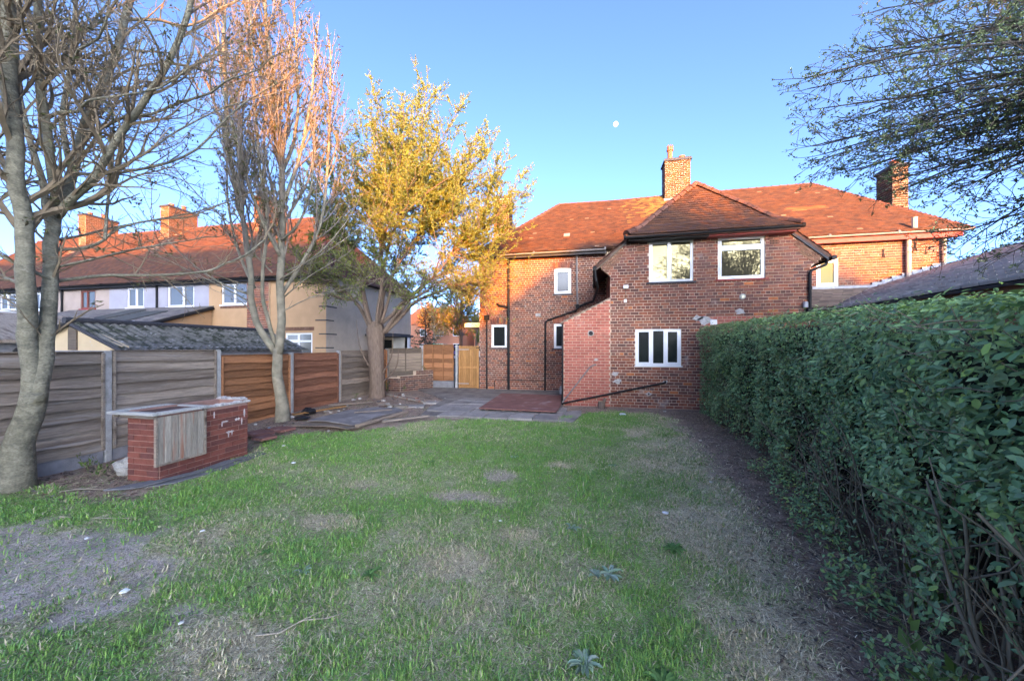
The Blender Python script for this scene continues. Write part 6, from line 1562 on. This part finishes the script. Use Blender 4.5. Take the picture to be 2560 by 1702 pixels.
for (x, y, n, L, wd, c, l) in ((-1.84,2.8,13,.13,.016,DK,'dark green dandelion rosette in the left foreground'),(.14,3.23,14,.15,.022,SIL,'silvery thistle rosette in mid lawn'),(.02,3.2,9,.10,.02,SIL,'smaller silvery rosette beside the silver thistle'),(.75,3.74,26,.15,.02,DK,'dark leafy weed clump near the dry grass'),
    (-2.43,2.72,8,.10,.016,SIL,'small pale rosette in the left foreground'),(-.21,3.96,12,.13,.015,SIL,'loose silvery weed behind the thistle'),(-.05,2.3,22,.14,.018,SIL,'grey green weed clump in the near centre'),(.40,2.25,34,.15,.02,DK,'dark leafy weed clump at the bottom of the picture'),(.95,2.0,26,.14,.02,DK,'dark leafy weed at the bottom right'),
    (-1.3,6.1,14,.12,.018,SIL,'pale weed behind the bare patch'),(-2.6,5.6,12,.12,.018,DK,'dark weed left of the bare patch'),(.3,6.0,12,.10,.016,SIL,'pale weed right of the bare patch'),(-3.0,2.9,10,.09,.015,DK,'dark weed right of the bare soil patch')):
    rosette((x,y), n, L, wd, c, l)
def seedling(loc, n, hh, sz, cols, label):
    T = thing('seedling', label, 'plant', (loc[0],loc[1],gz(*loc)), 'seedlings and ferns'); tr = Tree(int(loc[0]*100+loc[1]*10), maxl=2, nper=(5,6), ratio=(.6,.5), ang=.8, leafper=22, leafl=1, leafsz=sz, cols=cols, rmin=.002, seg=.06)
    for k in range(n):
        d = Vector((random.uniform(-.6,.6), random.uniform(-.6,.6), 1)).normalized(); tr.grow(Vector((loc[0],loc[1],gz(*loc))), d, hh*random.uniform(.6,1.1), .005, 1)
    tr.build(T, m_hstem, m_leaf, 'leaves')
LF = [(.10,.17,.04),(.12,.19,.05),(.08,.14,.04)]
for (x, y, n, h_, s_, l) in ((-7.75,4.25,5,.30,.03,'light green seedling beside the gravel board'),(-7.25,4.1,5,.28,.028,'light green seedling left of the white stone'),(-7.15,13.1,5,.26,.03,'small weed at the foot of the planter wall'),(-6.75,14.1,5,.22,.03,'tuft growing on top of the planter wall'),(-7.75,12.9,6,.4,.03,'weed between the trunk and the planter'),(-7.85,11.1,5,.25,.03,'weed at the fence foot left of the willow'),(1.75,2.25,7,.5,.04,'bright seedling at the near foot of the hedge'),(2.25,3.1,5,.45,.04,'bright leaved sapling inside the near hedge gap')):
    seedling((x,y), n, h_, s_, LF, l)
bpy.data.objects['seedling.003'].location.z = .80
# dry sticks on the ground
m_strawm = mat('dry_stem', (.36,.31,.24), var=.2)
for (a, b, l) in (((-2.2,2.05),(-1.75,2.35),'pale dry stem in the left foreground'),((-5.9,3.0),(-5.0,3.15),'dry stick between the bare patch and the store'),((-6.9,3.5),(-6.35,3.7),'dry stick on the soil by the big trunk')):
    mb = MB(); A, B_ = Vector((*a,gz(*a)+.02)), Vector((*b,gz(*b)+.03)); m_ = (A+B_)/2; pts = [A]+[A.lerp(B_,t)+rnd_unit(random)*.02 for t in (.25,.5,.75)]+[B_]
    pts = [p-m_ for p in pts]; mb.tube(pts, [.006,.005,.005,.004,.002], 5); mb.tube([pts[2], pts[2]+Vector((.08,.1,.01))], [.004,.002], 4); o = mb.build('dry_stick', m_strawm); o.location = m_; tag(o, l, 'stick', 'dry sticks on the ground')

# ------------------------------------------------------------------ beyond the gate: street, cars, far houses and trees
def far_side():
    rd = MB(); rd.box(-60,40,34,47,-.1,.45); o = rd.build('road', mat('asphalt', (.06,.06,.062), var=.2, nscale=2, bump=.3)); tag(o, kind='structure')
    def car(x, y, col, label, L=4.2, hh=1.45):
        C = thing('parked_car', label, 'car', (x,y,.45), 'cars parked beyond the gate'); m = mat('car_paint', col, rough=.25, var=.03, spec=.6)
        prof = [(-L/2,.3),(-L/2,.75),(-L/2+.15,.85),(-L/2+.9,.92),(-L/2+1.5,hh-.06),(-L/2+1.9,hh),(L/2-1.1,hh),(L/2-.7,hh-.08),(L/2-.2,.95),(L/2,.8),(L/2,.3)]
        b = MB(); b.prism(prof, -.85, .85); b.build('body', m, C)
        w_ = MB(); w_.prism([(-L/2+1.12,.95),(-L/2+1.58,hh-.1),(-L/2+1.9,hh-.07),(L/2-1.1,hh-.07),(L/2-.78,hh-.13),(L/2-.45,.97)], -.865, -.851); w_.build('side_window', m_glassdark, C)
        for sx in (-L/2+.75, L/2-.75):
            for sy in (-.8,.8): t = MB(); t.tube([(sx,sy-.1,.31),(sx,sy+.1,.31)], .31, 14); wh = t.build('wheel', m_black, C); t = MB(); t.tube([(sx,sy-.11,.31),(sx,sy+.11,.31)], .17, 12); t.build('rim', m_lead, wh)
    car(-21.6, 38, (.60,.62,.65), 'silver parked car seen left of the far conifer'); car(-18.4, 41, (.05,.35,.22), 'green parked car beyond the orange panel', 4.6, 1.75); car(-15.6, 38, (.12,.10,.30), 'dark blue parked car beyond the gate post', 4.1, 1.5)
    car(-12.2, 40, (.65,.67,.7), 'white parked car beyond the gate', 4.3, 1.55); car(-8.0, 39, (.05,.05,.06), 'black parked car hidden by the house corner')
    def far_house(x, y, wd, label, z=.3):
        H = thing('far_house', label, 'house', (x,y,z), 'far brick houses across the road'); b = MB(); b.box(-wd/2,wd/2,0,7,0,5.2); b.build('wall', m_farbrick, H)
        r_ = MB(); r_.add([(-wd/2-.3,-.3,5.2),(wd/2+.3,-.3,5.2),(wd/2+.3,7.3,5.2),(-wd/2-.3,7.3,5.2),(-wd/2+2,3.5,8.3),(wd/2-2,3.5,8.3)], [(0,1,5,4),(1,2,5),(2,3,4,5),(3,0,4)]); r_.build('roof', m_ridge, H)
        for k in range(4):
            for zz in (.9,3.3):
                f = MB(); xx = -wd/2+1+k*(wd-2.4)/3; f.box(xx,xx+1.2,-.03,0,zz,zz+1.2); w_ = f.build('window', m_white, H); f = MB(); f.box(xx+.08,xx+1.12,-.035,-.031,zz+.08,zz+1.12); f.build('pane', m_glassdark, w_)
    far_house(-26, 56, 11, 'far brick house seen left in the gap'); far_house(-13.5, 58, 11, 'far brick house seen above the gate'); far_house(-1, 56, 11, 'far brick house hidden behind the house corner')
    def leafy(name, loc, hh, rr, n, cols, label, z0=.3, sz=.12):
        T = thing(name, label, 'tree', (loc[0],loc[1],0)); mb = MB(); b = Vector((loc[0],loc[1],0)); mb.tube([b,b+Vector((0,0,hh*.45)),b+Vector((.1,0,hh*.75))],[.16,.12,.05],8)
        tr = Tree(int(hh*77), maxl=3, nper=(4,4.5,4), ratio=(.5,.5,.5), ang=.8, wob=.2, trop=.06, leafper=10, leafl=2, leafsz=sz, cols=cols, rmin=.006, seg=.3)
        for k in range(n):
            a = 6.283*k/n*1.62; z = hh*(z0+.5*random.random()); d = Vector((math.cos(a),math.sin(a),random.uniform(.4,1.4))).normalized(); tr.grow(b+Vector((0,0,z*.9)), d, rr*random.uniform(.8,1.2), .05, 1)
        wbuild(mb, 'trunk', m_bark3, T); tr.build(T, m_twig2, m_leaf)
    YG = [(.26,.26,.05),(.30,.27,.05),(.22,.24,.05)]
    leafy('street_tree', (-9.0,24.5), 7.6, 2.3, 26, YG, 'sunlit yellow green tree in the gap beside the house', sz=.085)
    leafy('street_tree', (-10.6,33), 5.0, 1.8, 18, YG, 'small yellow green tree above the gate', z0=.45, sz=.10)
    leafy('street_tree', (-22.5,50), 9.0, 3.0, 20, [(.30,.17,.06),(.28,.2,.07)], 'russet tree before the far houses', sz=.14)
    leafy('street_tree', (-15.5,52), 7.0, 2.5, 18, YG, 'far yellow tree before the far houses', sz=.14)
    # conifer
    T = thing('conifer', 'dark evergreen conifer left of the orange corner panel', 'tree', (-12.4,26,0)); mb = MB(); mb.tube([(-12.4,26,0),(-12.4,26,4.9)],[.12,.02],7); wbuild(mb, 'trunk', m_bark3, T)
    tr = Tree(3, maxl=2, nper=(5,5), ratio=(.4,.4), ang=.7, wob=.1, trop=-.02, leafper=26, leafl=1, leafsz=.055, cols=[(.035,.06,.03),(.045,.075,.04)], rmin=.004)
    for k in range(60):
        z = .8+4.0*k/60; a = k*2.4; tr.grow(Vector((-12.4,26,z)), Vector((math.cos(a),math.sin(a),.15)), 1.5*(1-k/66)+.12, .02, 1)
    tr.build(T, m_twigdark, m_leaf)
m_farbrick = mat('far_brick', (.36,.16,.10), var=.15)
far_side()
def moon():
    me = MB(); n1, n2 = 24, 16; vs = []; fs = []
    for i in range(n2+1):
        for k in range(n1):
            ph, a = math.pi*i/n2, 6.283*k/n1; vs.append((16*math.sin(ph)*math.cos(a), 16*math.sin(ph)*math.sin(a), 17*math.cos(ph)))
    fs = [(i*n1+k, i*n1+(k+1)%n1, (i+1)*n1+(k+1)%n1, (i+1)*n1+k) for i in range(n2) for k in range(n1)]
    me.add(vs, fs); m = bpy.data.materials.new('moon'); m.use_nodes = True; t = m.node_tree; t.nodes.clear(); e = nd(t,'ShaderNodeEmission'); e.inputs[0].default_value = (1,.96,.9,1); e.inputs[1].default_value = .22; nz = nd(t,'ShaderNodeTexNoise'); nz.inputs['Scale'].default_value = .09; tc = nd(t,'ShaderNodeTexCoord'); t.links.new(tc.outputs['Object'], nz.inputs['Vector']); mr = nd(t,'ShaderNodeMapRange'); mr.inputs['To Min'].default_value = .12; mr.inputs['To Max'].default_value = .3; t.links.new(nz.outputs['Fac'], mr.inputs['Value']); t.links.new(mr.outputs[0], e.inputs[1]); o_ = nd(t,'ShaderNodeOutputMaterial'); t.links.new(e.outputs[0], o_.inputs[0])
    o = me.build('moon', m, smooth=True); d = Vector((.0614,1.0369,.6044)).normalized(); o.location = CAM+d*3000; tag(o, 'small pale moon in the clear sky above the chimney', 'moon')
moon()
